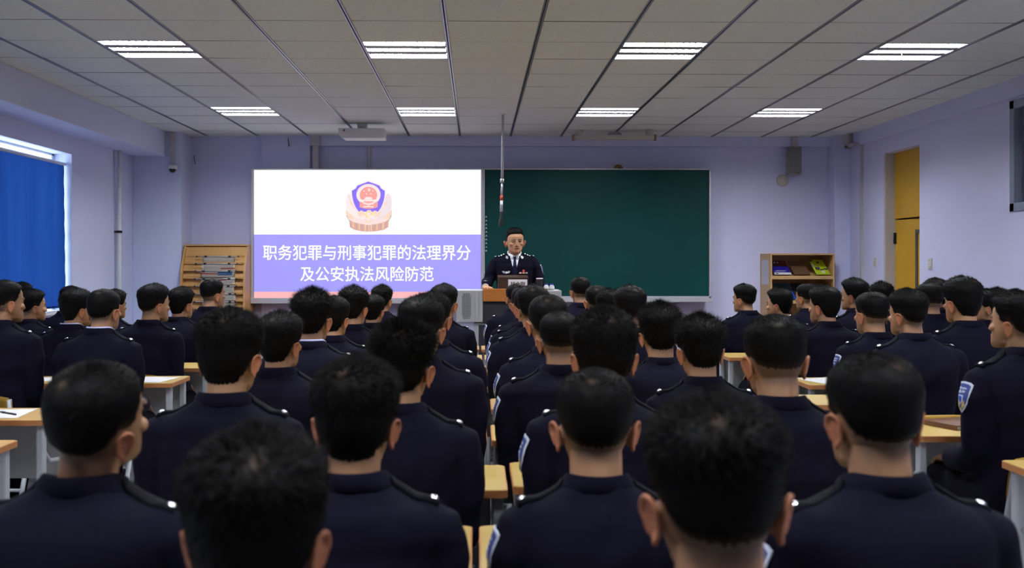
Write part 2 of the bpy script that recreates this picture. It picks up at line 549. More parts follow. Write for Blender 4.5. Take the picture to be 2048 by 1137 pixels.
# ------------------------------------------------------------------ ceiling lights
M['tubeglow'] = emit('lit lamp channel', (0.93, 0.96, 1.0), 96.0)
M['lampgrey'] = mat('lamp louvre grey', (0.20, 0.20, 0.22), 0.5)
rowname = {10.09: 'row closest to the board', 7.09: 'second row from the board', 4.09: 'third row from the board', 1.09: 'last row, behind the back desks'}
colname = {-2.596: 'above window-side desks', -0.796: 'above middle desks, window half', 1.004: 'above middle desks, door half', 2.804: 'above door-side desks'}
lamp0 = None
for ly in LY:
    for lx in LX:
        lab = 'three-strip ceiling light %s, %s' % (colname[lx], rowname[ly])
        if lamp0 is None:
            t = thing('ceiling_light', lab, 'ceiling light', (lx + .3, ly + .3, ZC), 0, 'recessed ceiling lights')
            b1 = bmesh.new()
            add_box(b1, (-.29, -.29, .055), (.29, .29, .075))
            for s in (-1, 1):
                add_box(b1, (s * .29, -.29, 0), (s * .282, .29, .06)); add_box(b1, (-.29, s * .29, 0), (.29, s * .282, .06))
            obj('housing', b1, M['lampgrey'], t)
            for k in (-1, 0, 1):
                b2 = bmesh.new()
                add_box(b2, (-.278, k * .196 - .050, .022), (.278, k * .196 + .050, .030))
                obj('light_tube', b2, M['tubeglow'], t)
            b3 = bmesh.new()
            for k in (-.5, .5):
                add_box(b3, (-.28, k * .196 - .045, .002), (.28, k * .196 + .045, .03), .003)
            for q in range(-6, 7):
                for k in (-1, 0, 1):
                    add_box(b3, (q * .043 - .0012, k * .196 - .052, .004), (q * .043 + .0012, k * .196 + .052, .020))
            obj('louvre', b3, M['lampgrey'], t)
            lamp0 = t
        else:
            t = lamp0.copy(); COL.objects.link(t); t.location = (lx + .3, ly + .3, ZC); t['label'] = lab
            for ch in list(lamp0.children):
                c = ch.copy(); COL.objects.link(c); c.parent = t
# loose pull string under one lamp
bm = bmesh.new(); p = W(1803, 103, 7.35); add_tube(bm, [(p.x, 7.35, ZC + .01), (p.x + .002, 7.35, ZC - .03), (p.x - .001, 7.35, ZC - .068)], .003, 8)
tag(obj('hanging_strip', bm, M['white']), 'short white strip dangling under the light over the door-side desks', 'strip')

# ------------------------------------------------------------------ window and blind
bm = bmesh.new()
xo = XL - .17
for y in (WY0, (WY0 + WY1) / 2 - .025, WY1 - .05):
    add_box(bm, (xo - .04, y, WZ0), (xo, y + .05, WZ1), .004)
for z in (WZ0, WZ1 - .02):
    add_box(bm, (xo - .04, WY0, z), (xo, WY1, z + .02), .004)
w1 = struct('window_1', bm, M['win_frame'], 'white framed window behind the blue roller blind')
bm = bmesh.new(); add_box(bm, (xo - .022, WY0 + .04, WZ0 + .04), (xo - .018, WY1 - .04, WZ1 - .04)); obj('pane', bm, M['glass'], w1)
bm = bmesh.new(); add_box(bm, (xo, WY0 + .002, WZ0 + .001), (XL + .05, WY1 - .002, WZ0 + .03), .005); obj('sill', bm, M['win_frame'], w1)
# daylight outside
bm = bmesh.new()
t = thing('roller_blind', 'blue cloth roller blind pulled down over the window', 'blind', (XL - .06, (WY0 + WY1) / 2, WZ1))
BY0, BY1 = WY0 + .05, WY1 - .035
b = bmesh.new()
nU, nV = 60, 24
gr = [[b.verts.new((XL - .062 + .006 * math.sin(i * .45 + .3 * math.sin(j * .3)) * (j / nV) + (0.012 * (j / nV) if i > nU - 5 else 0), BY0 + (BY1 - BY0) * i / nU + (.006 * math.sin(j * 1.7) if i == nU else 0), 2.40 - (2.40 - 1.035) * j / nV)) for j in range(nV + 1)] for i in range(nU + 1)]
for i in range(nU):
    for j in range(nV):
        f = b.faces.new((gr[i][j], gr[i + 1][j], gr[i + 1][j + 1], gr[i][j + 1])); f.smooth = True
cloth = obj('cloth', b, M['blind'], t, True)
b = bmesh.new(); add_cyl(b, (XL - .062, WY0 + .01, 2.415), (XL - .062, WY1 - .01, 2.415), .016); obj('roller', b, M['win_frame'], t, True)
b = bmesh.new(); add_box(b, (XL - .070, BY0, 1.022), (XL - .054, BY1, 1.04), .004); obj('bottom_bar', b, M['blind'], t, True)

# corridor window high on the right wall
bm = bmesh.new()
for (y0, y1, z0, z1) in ((KY0, KY1, KZ0, KZ0 + .07), (KY0, KY1, KZ1 - .07, KZ1), (KY0, KY0 + .07, KZ0, KZ1), (KY1 - .07, KY1, KZ0, KZ1), ((KY0 + KY1) / 2 - .03, (KY0 + KY1) / 2 + .03, KZ0, KZ1)):
    add_box(bm, (XR - .012, y0, z0), (XR + .06, y1, z1), .004)
w2 = struct('window_2', bm, M['corr_frame'], 'high corridor window with a grey blue frame')
bm = bmesh.new(); add_box(bm, (XR + .03, KY0 + .05, KZ0 + .05), (XR + .036, KY1 - .05, KZ1 - .05)); obj('pane', bm, M['glass'], w2)
bm = bmesh.new(); add_box(bm, (XR + T + .9, KY0 - 1.5, 0), (XR + T + 1.0, YF, ZC + .2)); add_box(bm, (XR + T, KY0 - 1.5, ZC + .1), (XR + T + 1.0, YF, ZC + .2)); add_box(bm, (XR + T, KY0 - 1.55, 0), (XR + T + 1.0, KY0 - 1.5, ZC + .2)); add_box(bm, (XR + T, YF, 0), (XR + T + 1.0, YF + .05, ZC + .2))  # unseen corridor box, added to keep sky light out of the high window
add_box(bm, (XR + .4, KY0 - 1.55, -.1), (XR + T + 1.0, YF + .05, 0)); struct('corridor_shade_box', bm, M['wall_rear'], 'added unseen corridor box shading the high window from daylight')

# ------------------------------------------------------------------ door
bm = bmesh.new()
xd = XR + .105
add_box(bm, (xd, DY0, 1.93), (xd + .04, DY1, DZ), .003)
d1 = struct('door_1', bm, M['door'], 'tall ochre yellow door with a yellow panel above it')
b = bmesh.new(); add_box(b, (XR + .001, DY1 - .04, 0), (xd + .04, DY1 - .001, DZ), .002); obj('door_frame', b, M['beige_duct'], d1)
leaf = bmesh.new()
add_box(leaf, (0, -.80, .01), (.045, 0, 1.915), .003)
lf = obj('door_leaf', leaf, M['door'], d1); lf.location = (xd, DY1 - .05, 0); lf.rotation_euler = (0, 0, math.radians(4))
b = bmesh.new()
for (y0, y1, z0, z1) in ((-.70, -.66, .9, 1.80), (-.50, -.46, .9, 1.80), (-.70, -.46, 1.76, 1.80), (-.70, -.46, .9, .94)):
    add_box(b, (-.012, y0, z0), (.002, y1, z1), .002)
obj('glazing_bead', b, M['doorgrey'], lf)
b = bmesh.new()
for z in (1.72, .95):
    add_box(b, (-.008, -.03, z - .06), (.0, .02, z + .06)); add_cyl(b, (-.01, .006, z - .06), (-.01, .006, z + .06), .008, 10)
obj('hinge', b, M['black_metal'], lf)
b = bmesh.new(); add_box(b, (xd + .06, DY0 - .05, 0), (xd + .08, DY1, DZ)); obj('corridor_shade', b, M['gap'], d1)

# ------------------------------------------------------------------ fittings on the walls
# conduits
def duct(px, y0, y1, d, w, lab, n, depth=.03, m='beige_duct', yb=None):
    p0 = W(px - w / 2, y0, d); p1 = W(px + w / 2, y1, d)
    b = bmesh.new(); add_box(b, (p0.x, d, min(p1.z, p0.z)), (p1.x, d + depth, max(p0.z, p1.z)), .003)
    return struct('trim_%d' % n, b, M[m], lab)
duct(343.5, 266, 333, 11.965, 9, 'short beige cable duct above the dome camera', 8, .034)
duct(631, 271, 338, 12.33, 11, 'beige cable duct rising from the screen to the ceiling', 9, .04)
duct(738, 281, 338, 12.415, 6, 'thin grey cable duct above the screen', 10, .034)
b = bmesh.new(); p = W(631, 292, 12.34); add_box(b, (p.x - .05, 12.31, p.z - .0), (p.x + .05, 12.35, p.z + .12), .004); struct('trim_11', b, M['beige_duct'], 'duct joint box under the ceiling')
# duct on the right wall near the column
b = bmesh.new()
add_box(b, (4.32, 12.02, 2.80), (4.385, 12.13, 2.963), .004); add_box(b, (4.32, 11.82, 2.80), (4.385, 12.13, 2.835), .004); add_box(b, (4.395, 11.80, 0), (4.42, 11.84, 2.835), .003)
struct('trim_12', b, M['beige_duct'], 'white stepped cable duct beside the corner column')
# pipe on the left wall
t = thing('heating_pipe', 'pale vertical heating pipe on the window wall by the corner column', 'pipe', (XL + .05, 11.35, 0))
b = bmesh.new(); add_cyl(b, (XL + .05, 11.4, 0), (XL + .05, 11.4, 2.68), .024); obj('pipe', b, M['win_frame'], t, True)
b = bmesh.new(); add_lathe(b, [(.026, -.012), (.034, -.012), (.034, .012), (.026, .012)], (XL + .05, 11.4, W(240, 464, 11.4).z)); add_box(b, (XL, 11.39, W(240, 464, 11.4).z - .008), (XL + .03, 11.41, W(240, 464, 11.4).z + .008)); obj('clamp', b, M['black_metal'], t, True)
# dome camera
p = W(345, 336, 11.93)
t = thing('dome_camera', 'white ceiling dome security camera on the corner column', 'security camera', (p.x, 11.93, p.z))
b = bmesh.new(); add_lathe(b, [(.001, .028), (.045, .028), (.052, .02), (.052, -.008), (.046, -.014)], seg=28); obj('body', b, M['white'], t)
b = bmesh.new(); add_box(b, (-.02, 0, .012), (.02, .065, .03), .004); obj('wall_mount', b, M['white'], t)
b = bmesh.new(); add_lathe(b, [(.040, -.012), (.038, -.026), (.030, -.042), (.016, -.052), (.001, -.055)], seg=28); obj('dome', b, M['dark'], t)
# nails
for px, py, lab in ((389, 320, 'small black hook on the wall above the newspaper rack'), (577, 285, 'small black hook on the shallow column above the screen')):
    q = W(px, py, 12.44 if px < 400 else 12.37)
    b = bmesh.new(); add_tube(b, [q + Vector((0, .005, .05)), q + Vector((0, -.025, .045)), q + Vector((.004, -.02, 0)), q + Vector((.012, -.012, -.05))], .004, 8)
    tag(obj('wall_hook', b, M['black_metal']), lab, 'hook', 'black wall hooks')
# sockets on right wall
for px, py, lab in ((1756.5, 524, 'white wall switch between the corner duct and the yellow door'), (1867.5, 528, 'white wall switch on the far side of the door from the corner')):
    d = XR * F / (px - VPX)
    q = W(px, py, d)
    t = thing('light_switch', lab, 'wall switch', (XR, d, q.z), 0, 'white wall switches')
    b = bmesh.new(); add_box(b, (-.010, -.042, -.055), (0, .042, .055), .003); obj('plate', b, M['white'], t)
    b = bmesh.new()
    for k in (-1, 0, 1): add_box(b, (-.014, -.030, k * .033 - .013), (-.009, .030, k * .033 + .013), .002)
    obj('rocker', b, M['offwhite'], t)
# wall speaker
p0 = W(1578, 293, 12.28); p1 = W(1604, 350, 12.28)
t = thing('wall_speaker', 'grey box loudspeaker hung high on the front wall', 'loudspeaker', ((p0.x + p1.x) / 2, 12.28, p1.z))
b = bmesh.new(); add_box(b, (p0.x, 12.29, p1.z), (p1.x, 12.40, p0.z), .008); obj('cabinet', b, M['grey_plastic'], t, True)
b = bmesh.new(); add_box(b, (p0.x + .012, 12.278, p1.z + .012), (p1.x - .012, 12.292, p0.z - .012), .005); obj('grille', b, mat('speaker cloth', (.20, .20, .19), .9, bump=.5, bscale=400), t, True)
b = bmesh.new(); add_box(b, ((p0.x + p1.x) / 2 + .015, 12.274, p1.z + .02), ((p0.x + p1.x) / 2 + .04, 12.279, p1.z + .03)); obj('badge', b, M['dark'], t, True)
b = bmesh.new(); q0 = W(1584, 272, 12.33); q1 = W(1595, 293, 12.33); add_box(b, (q0.x, 12.32, p0.z - .02), (q1.x, 12.354, 2.96), .003); add_box(b, (q0.x, 12.38, p0.z - .1), (q1.x, 12.449, p0.z - .05)); obj('bracket', b, M['beige_duct'], t, True)
# round bell / speaker disc
p = W(1567, 361, 12.4)
t = thing('round_bell', 'round ivory disc bell on the wall below the loudspeaker', 'bell', (p.x, YF, p.z))
b = bmesh.new(); add_lathe(b, [(.001, .045), (.03, .044), (.058, .036), (.070, .02), (.072, .0)], seg=36, axis='Y'); obj('cover', b, M['offwhite'], t)
b = bmesh.new(); add_box(b, (-.03, -.012, -.03), (.03, 0, .03)); obj('wall_mount', b, M['dark'], t)
b = bmesh.new(); add_lathe(b, [(.001, .048), (.008, .046), (.009, .04)], seg=12, axis='Y', c=(.015, 0, .005)); obj('screw', b, M['alu'], t)
# dark round bell above the chalkboard
p = W(1237, 338.5, 12.42)
t = thing('electric_bell', 'dull brass electric bell half hidden above the chalkboard edge', 'bell', (p.x, YF, p.z))
b = bmesh.new(); add_lathe(b, [(.001, .05), (.02, .048), (.045, .04), (.058, .02), (.060, .0)], seg=32, axis='Y'); obj('gong', b, M['brass'], t)
b = bmesh.new(); add_box(b, (-.02, -.012, -.02), (.02, 0, .02)); obj('wall_mount', b, M['dark'], t)
b = bmesh.new(); add_lathe(b, [(.001, .062), (.010, .061), (.014, .045)], seg=14, axis='Y', c=(0, 0, .01)); obj('nut', b, M['black_metal'], t)

# ------------------------------------------------------------------ ceiling things
# white box hanging under the ceiling above the slide
p = W(723, 268, 11.2)
t = thing('projector', 'flat white projector box under the ceiling above the bright slide', 'projector', (p.x, 11.2, p.z))
b = bmesh.new()
poly = [(-.245, .055), (.252, .055), (.252, -.045), (.235, -.052), (-.19, -.052), (-.235, -.02)]
add_prism(b, poly, (0, -.06, 0), (1, 0, 0), (0, 0, 1), (0, 1, 0), .26)
bmesh.ops.recalc_face_normals(b, faces=b.faces); bmesh.ops.bevel(b, geom=list(b.edges), offset=.006, segments=2, profile=.5, affect='EDGES')
obj('body', b, M['white'], t)
b = bmesh.new(); add_lathe(b, [(.001, .012), (.009, .012), (.010, 0)], seg=14, axis='Y', c=(-.18, -.052, .03)); obj('sensor', b, M['dark'], t)
b = bmesh.new(); add_box(b, (-.05, .04, .055), (.05, .14, ZC - p.z - .001)); obj('mount', b, M['white'], t)
# chalkboard lamp
p0, p1 = W(1147, 276, 11.75), W(1310, 276, 11.75)
t = thing('chalkboard_lamp', 'long slim board lamp on two round mounts above the chalkboard', 'board lamp', ((p0.x + p1.x) / 2, 11.75, p0.z))
b = bmesh.new(); add_prism(b, [(-.03, -.02), (.03, -.02), (.022, .03), (-.022, .03)], (p0.x, 11.75, p0.z), (0, 1, 0), (0, 0, 1), (1, 0, 0), p1.x - p0.x); obj('reflector', b, M['offwhite'], t, True)
for x in (p0.x, p1.x):
    b = bmesh.new(); add_box(b, (x - .012, 11.715, p0.z - .028), (x + .012, 11.785, p0.z + .036), .004); obj('end_cap', b, M['brass'], t, True)
for px in (1158.5, 1298):
    q = W(px, 268, 11.75); b = bmesh.new(); add_lathe(b, [(.001, .075), (.042, .075), (.044, .05), (.040, .022), (.02, .014), (.004, .012), (.004, -.03), (.008, -.032)], (q.x, 11.75, p0.z + .0165), 26)
    obj('mount', b, M['offwhite'], t, True)
q = W(1229, 270, 11.75); b = bmesh.new(); add_prism(b, [(-.085, 0), (.085, 0), (.06, .035), (-.06, .035)], (q.x, 11.73, p0.z + .031), (1, 0, 0), (0, 0, 1), (0, 1, 0), .05); obj('ballast_box', b, M['grey_plastic'], t, True)
# hanging microphone
pt = W(1006, 228, 10.5)
t = thing('hanging_microphone', 'black microphone on a long silver pole hanging from the ceiling', 'microphone', (pt.x, 10.5, ZC))
def mp(px, py): return W(px, py, 10.5)
b = bmesh.new(); add_tube(b, [(pt.x, 10.5, ZC), mp(1004.3, 362)], .0135, 14); obj('pole', b, M['alu_matte'], t, True)
b = bmesh.new(); add_tube(b, [mp(1004.3, 358), mp(1004.2, 366)], .020, 14); obj('joint', b, M['alu'], t, True)
b = bmesh.new(); add_tube(b, [mp(1004.2, 364), mp(1003.2, 393)], .011, 14); obj('lower_pole', b, M['alu_matte'], t, True)
b = bmesh.new(); add_tube(b, [mp(1003.3, 391), mp(1003.1, 401)], .015, 14); obj('red_ring', b, M['red_print'], t, True)
b = bmesh.new(); add_tube(b, [mp(1003.1, 401), mp(1002.8, 424)], [.014, .016], 14); obj('clip_holder', b, M['alu'], t, True)
b = bmesh.new(); add_tube(b, [mp(1002.8, 423), mp(1002.5, 436), mp(1001.8, 441), mp(1001.4, 450)], [.012, .014, .020, .021], 16, round_ends=True); obj('capsule', b, M['dark'], t, True)
b = bmesh.new(); add_lathe(b, [(.001, 0), (.03, 0), (.026, -.008), (.014, -.012)], (pt.x, 10.5, ZC - .001), 20); obj('ceiling_plate', b, M['white'], t, True)
# ------------------------------------------------------------------ display screen with the slide
DB = 12.24
def bp(px, py, d=DB): return W(px, py, d)
def rect(b, x0, y0, x1, y1, yf, yb, mi=0, bev=.002):
    a, c = bp(x0, y0), bp(x1, y1)
    add_box(b, (a.x, yf, c.z), (c.x, yb, a.z), bev, 1, mi)
t = thing('display_screen', 'bright projected slide screen with police emblem beside the chalkboard', 'screen', (bp(735, 470).x, DB, bp(735, 607).z))
b = bmesh.new()
rect(b, 503, 337.5, 507.5, 607, DB - .03, DB + .11); rect(b, 962.5, 337.5, 966.3, 604, DB - .03, DB + .11); rect(b, 503, 337.5, 966, 340, DB - .03, DB + .11); rect(b, 503, 596.5, 966, 607, DB - .05, DB + .11)
obj('frame', b, M['alu_matte'], t, True)
b = bmesh.new(); rect(b, 507, 339.5, 963, 597, DB, DB + .10, 0, 0); obj('panel', b, M['dark'], t, True)
S_WHITE = emit('slide white', (1.0, 1.0, 1.0), 1.02)
S_PURP = emit('slide periwinkle', s2l((163, 157, 255)), 1.0)
S_PINK = emit('slide salmon', s2l((255, 183, 186)), 1.0)
S_TXT = emit('slide lettering', (1, 1, 1), 1.02)
cols = {'pur': (138, 112, 255), 'ring': (251, 224, 222), 'red': (255, 163, 158), 'cream': (250, 236, 232), 'gold': (252, 216, 190), 'tan': (222, 172, 150), 'mauve': (196, 160, 180), 'star': (255, 236, 232), 'leaf': (240, 226, 232), 'yel': (255, 232, 170)}
mats = [S_WHITE, S_PURP, S_PINK, S_TXT] + [emit('slide ' + k, s2l(v), 1.0) for k, v in cols.items()]
ci = {k: 4 + i for i, k in enumerate(cols)}
b = bmesh.new()
def flat(poly, lay, mi):
    vs = []
    for (px, py) in poly:
        w = bp(px, py); vs.append(b.verts.new((w.x, DB - .001 - lay * .0006, w.z)))
    try:
        f = b.faces.new(vs); f.material_index = mi
    except ValueError: pass
flat([(508, 340), (962, 340), (962, 469.5), (508, 469.5)], 0, 0)
flat([(508, 469.5), (962, 469.5), (962, 584), (508, 584)], 0, 1)
flat([(508, 584), (962, 584), (962, 596.8), (508, 596.8)], 0, 2)
def cr(x, y): return (660 + x / 8.747, 345 + y / 8.747)
def P(pts, lay, k): flat([cr(*p) for p in pts], lay, ci[k])
def circ(cx, cy, rx, ry, lay, k, n=40): P([(cx + rx * math.cos(2 * PI * i / n), cy + ry * math.sin(2 * PI * i / n)) for i in range(n)], lay, k)
def star(cx, cy, r, lay, k, a0=-PI / 2):
    P([(cx + (r if i % 2 == 0 else r * .4) * math.cos(a0 + PI * i / 5), cy + (r if i % 2 == 0 else r * .4) * math.sin(a0 + PI * i / 5)) for i in range(10)], lay, k)
# plinth side
P([(280, 670), (1080, 670), (1076, 770), (1030, 850), (335, 850), (288, 770)], 1, 'mauve')
P([(338, 850), (1028, 850), (1020, 960), (940, 1005), (810, 1032), (680, 1040), (550, 1032), (425, 1005), (348, 960)], 2, 'tan')
for k in range(26):
    x = 350 + k * 26
    if k % 2 == 0:
        dy = 1036 - ((x - 680) / 330.0) ** 2 * 82
        P([(x, 880), (x + 11 + (k * 7) % 6, 880), (x + 11 + (k * 7) % 6, dy - 6), (x, dy - 6)], 3, 'gold' if k % 4 else 'mauve')
P([(676, 900), (684, 900), (684, 1038), (676, 1038)], 4, 'cream')
# wreath of ears of wheat
for sgn in (-1, 1):
    def m(x): return 680 + sgn * (x - 680) if sgn > 0 else x
    def mm(pts): return [((1360 - x) if sgn > 0 else x, y) for x, y in pts]
    P(mm([(330, 375), (290, 430), (278, 520), (284, 620), (300, 680), (420, 780), (560, 830), (680, 850), (680, 690), (510, 690), (440, 600), (390, 430), (370, 370)]), 4, 'leaf' if sgn > 0 else 'cream')
    P(mm([(285, 640), (340, 690), (450, 770), (580, 830), (680, 860), (680, 920), (520, 890), (400, 860), (330, 830), (288, 740)]), 3, 'gold')
    P(mm([(330, 820), (450, 795), (680, 850), (680, 925), (520, 900), (400, 868)]), 5, 'ring')
    for k in range(7):
        a = k / 6.0
        x, y = 318 + 95 * a + 120 * a * a, 420 + 330 * a
        P(mm([(x, y - 45), (x + 34, y + 5), (x + 52, y + 62), (x + 14, y + 48), (x - 12, y)]), 6, ('ring', 'leaf', 'gold')[k % 3])
    for k in range(4):
        x, y = 480 + 45 * k, 730 + 32 * k
        P(mm([(x, y), (x + 70, y + 20), (x + 110, y + 62), (x + 30, y + 48)]), 6, ('gold', 'cream', 'ring', 'gold')[k])
# shield
sh = [(672, 140), (880, 218), (905, 265), (975, 305), (972, 420), (950, 525), (912, 620), (850, 705), (495, 705), (440, 620), (398, 525), (375, 420), (368, 308), (440, 270), (466, 222)]
P(sh, 7, 'cream')
sp = [(672, 162), (865, 232), (892, 280), (960, 326), (955, 420), (933, 520), (897, 612), (842, 690), (505, 690), (450, 612), (412, 520), (390, 420), (382, 326), (452, 283), (478, 234)]
P(sp, 8, 'pur')
circ(674, 392, 212, 188, 9, 'ring'); circ(674, 400, 198, 172, 10, 'cream'); circ(674, 398, 152, 145, 11, 'red')
star(685, 308, 36, 12, 'star'); star(596, 328, 17, 12, 'star'); star(756, 326, 17, 12, 'star'); star(640, 378, 17, 12, 'star'); star(716, 378, 17, 12, 'star')
P([(620, 432), (726, 432), (726, 446), (620, 446)], 12, 'star'); P([(608, 448), (738, 448), (742, 474), (604, 474)], 12, 'star'); P([(530, 478), (806, 478), (806, 508), (530, 508)], 12, 'star')
P([(518, 540), (540, 515), (680, 560), (820, 515), (838, 540), (832, 612), (760, 632), (680, 640), (600, 632), (520, 612)], 12, 'red')
P([(560, 520), (680, 545), (800, 520), (770, 556), (680, 578), (590, 556)], 13, 'ring')
P([(588, 588), (640, 596), (680, 582), (720, 596), (760, 588), (760, 618), (680, 606), (588, 618)], 13, 'star')
for x, r in ((550, 40), (684, 52), (790, 38)): circ(x, 705, r, r * .9, 14, 'gold')
for k in range(9): circ(600 + (k % 5) * 40, 735 + (k // 5) * 45, 30, 26, 15, ('gold', 'yel', 'cream')[k % 3])
P([(676, 700), (684, 700), (684, 920), (676, 920)], 16, 'cream')
# lettering
def line(txt, x0, x1, y0, y1):
    tb, (ax, bx, ay, by) = text_bm(txt, 1.0, 0.0)
    p0, p1 = bp(x0, y1), bp(x1, y0)
    e = .0024
    for k, (ox, oz) in enumerate(((0, 0), (e, 0), (-e, 0), (0, e), (0, -e), (e * .7, e * .7), (-e * .7, e * .7), (e * .7, -e * .7), (-e * .7, -e * .7))):
        vm = {}
        for v in tb.verts:
            vm[v] = b.verts.new((p0.x + ox + (v.co.x - ax) / (bx - ax) * (p1.x - p0.x), DB - .004 - k * .0001, p0.z + oz + (v.co.y - ay) / (by - ay) * (p1.z - p0.z)))
        for f in tb.faces:
            try:
                nf = b.faces.new([vm[v] for v in f.verts]); nf.material_index = 3
            except ValueError: pass
    tb.free()
line('职务犯罪与刑事犯罪的法理界分', 526.5, 941, 490.5, 520.5)
line('及公安执法风险防范', 601, 867, 533.5, 563)
obj('slide', b, mats, t, True)

# ------------------------------------------------------------------ chalkboard
t = thing('chalkboard', 'long dark green chalkboard with a silver frame behind the speaker', 'chalkboard', (bp(1194, 470).x, DB, bp(1194, 604).z))
b = bmesh.new(); rect(b, 967.5, 340, 1418.5, 595, DB, DB + .10, 0, 0); obj('writing_surface', b, M['board'], t, True)
b = bmesh.new(); rect(b, 966.6, 337.5, 969.5, 604, DB - .03, DB + .11); rect(b, 1417.5, 337.5, 1421, 604, DB - .03, DB + .11); rect(b, 966.6, 337.5, 1421, 340.5, DB - .03, DB + .11); rect(b, 966.6, 593, 1421, 597, DB - .03, DB + .11); obj('frame', b, M['alu_matte'], t, True)
b = bmesh.new(); rect(b, 966.6, 597.2, 1421, 604, DB - .10, DB + .11); obj('chalk_tray', b, M['alu_matte'], t, True)
b = bmesh.new()
for k in range(10):
    y = 434 + k * 7.55
    c = bp(972.5, y)
    add_box(b, (c.x - .013, DB - .002, c.z - .008), (c.x + .013, DB, c.z - .003), 0)
    add_box(b, (c.x - .008 + .003 * (k % 3), DB - .002, c.z - .002), (c.x + .004 + .002 * (k % 2), DB, c.z + .010), 0)
obj('printed_mark', b, M['chalk'], t, True)
b = bmesh.new(); q = bp(1340, 605); add_tube(b, [bp(1300, 604) + Vector((0, .05, 0)), bp(1325, 607.5) + Vector((0, .05, 0)), bp(1350, 608) + Vector((0, .05, 0)), bp(1372, 604) + Vector((0, .05, 0))], .004, 8); obj('cable', b, M['dark'], t, True)

# ------------------------------------------------------------------ lectern console
DP = 10.05
def pp(px, py, d=DP): return W(px, py, d)
zt = pp(940, 581).z
xa, xb, xc, xd_, xe_ = pp(912.5, 580).x, pp(948, 580).x, pp(966, 580).x, pp(1095, 580).x, pp(1123.5, 580).x
t = thing('lectern_console', 'grey steel lectern console with orange wooden front and a perforated speaker panel', 'lectern', ((xa + xe_) / 2, DP + .3, .12))
zb = pp(940, 645).z
b = bmesh.new(); add_box(b, (xa, DP, zb), (xc - .001, DP + .48, zt), .006)
add_box(b, (xb + .01, DP - .012, zb + .004), (xb + .045, DP + .01, zt - .004), .003)
obj('side_cabinet', b, M['podium_grey'], t, True)
b = bmesh.new()
for i in range(8):
    for j in range(22):
        q = pp(925 + i * 2.25, 588 + j * 2.35)
        if (i in (0, 7) and (j < 2 or j > 19)): continue
        add_box(b, (q.x - .0034, DP - .0015, q.z - .0034), (q.x + .0034, DP + .001, q.z + .0034))
obj('speaker_grille', b, M['dark'], t, True)
b = bmesh.new(); add_box(b, (xd_, DP + .02, pp(0, 640).z), (xe_, DP + .48, pp(0, 582).z), .006); obj('side_cabinet', b, M['podium_grey'], t, True)
b = bmesh.new(); add_box(b, (xc, DP - .02, pp(0, 604).z), (xd_ - .001, DP + .02, pp(0, 578.5).z), .004); obj('front_rail', b, M['podium_wood'], t, True)
b = bmesh.new(); add_box(b, (xc, DP + .021, zt - .035), (xd_ - .001, DP + .48, zt - .003), .003); obj('top', b, M['podium_wood'], t, True)
b = bmesh.new(); add_box(b, (xc, DP + .025, zb - .01), (xd_ - .001, DP + .44, pp(0, 604).z), .003); obj('front_panel', b, M['podium_dark'], t, True)
b = bmesh.new(); add_box(b, (xb + .0, DP + .05, .12), (xd_ + .06, DP + .38, zb - .011), .004); obj('base_cabinet', b, M['podium_grey'], t, True)
b = bmesh.new(); add_box(b, (xb + .045, DP + .045, .16), (xd_ + .01, DP + .052, zb - .03), .002); obj('base_door', b, M['podium_dark'], t, True)
b = bmesh.new(); add_tube(b, [(xa - .0, DP + .3, zt - .01), (xa - .018, DP + .28, zt - .06), (xa - .04, DP + .25, zt - .25), (xa - .045, DP + .3, zt - .45), (xa - .02, DP + .35, .16)], .005, 8); obj('cable', b, M['dark'], t, True)
# things on the console
zp = zt - .002
q0, q1 = pp(996, 555, 10.28), pp(1056, 579, 10.28)
t = thing('brown_box', 'dark brown wooden stand on the console behind the name card', 'stand', ((q0.x + q1.x) / 2, 10.33, zp))
b = bmesh.new(); add_prism(b, [(0, 0), (.16, 0), (.16, q0.z - zp + .02), (.0, q0.z - zp)], (q0.x, 10.26, zp), (0, 1, 0), (0, 0, 1), (1, 0, 0), q1.x - q0.x); obj('body', b, M['lectern_brown'], t, True)
b = bmesh.new(); add_box(b, (q0.x - .004, 10.253, q0.z - .012), (q1.x + .004, 10.26, q0.z + .0), .002); obj('lip', b, M['lectern_brown'], t, True)
q0, q1 = pp(1016.5, 559.5, 10.15), pp(1054.5, 579.5, 10.15)
t = thing('name_card', 'white name card with black characters standing on the console', 'name card', ((q0.x + q1.x) / 2, 10.15, zp))
b = bmesh.new(); add_prism(b, [(0, 0), (.004, 0), (.034, q0.z - zp), (.030, q0.z - zp)], (q0.x, 10.13, zp), (0, 1, 0), (0, 0, 1), (1, 0, 0), q1.x - q0.x)
add_prism(b, [(.064, 0), (.068, 0), (.036, q0.z - zp), (.032, q0.z - zp)], (q0.x, 10.13, zp), (0, 1, 0), (0, 0, 1), (1, 0, 0), q1.x - q0.x); obj('card', b, M['paper'], t, True)
tb, (ax, bx, ay, by) = text_bm('胡金刚', 1, 0)
wd = (q1.x - q0.x) * .76; hh = q0.z - zp
b = bmesh.new()
for k, (ou, ow) in enumerate(((0, 0), (.006, 0), (-.006, 0), (0, .018), (0, -.018))):
    vm = {}
    for v in tb.verts:
        u = (v.co.x - ax) / (bx - ax) + ou; w = (v.co.y - ay) / (by - ay) + ow
        zz = hh * (.28 + .52 * w)
        vm[v] = b.verts.new(((q0.x + q1.x) / 2 - wd / 2 + wd * u, 10.13 + .030 * zz / hh - .0015 - k * .0001, zp + zz))
    for f in tb.faces:
        try: b.faces.new([vm[v] for v in f.verts])
        except ValueError: pass
tb.free(); obj('lettering', b, M['ink'], t, True)
q = pp(1079, 578, 10.2); top = pp(1079, 556.5, 10.2)
t = thing('tumbler', 'black tumbler with a pale lid on the console beside the bottles', 'tumbler', (q.x, 10.2, zp))
h = top.z - zp
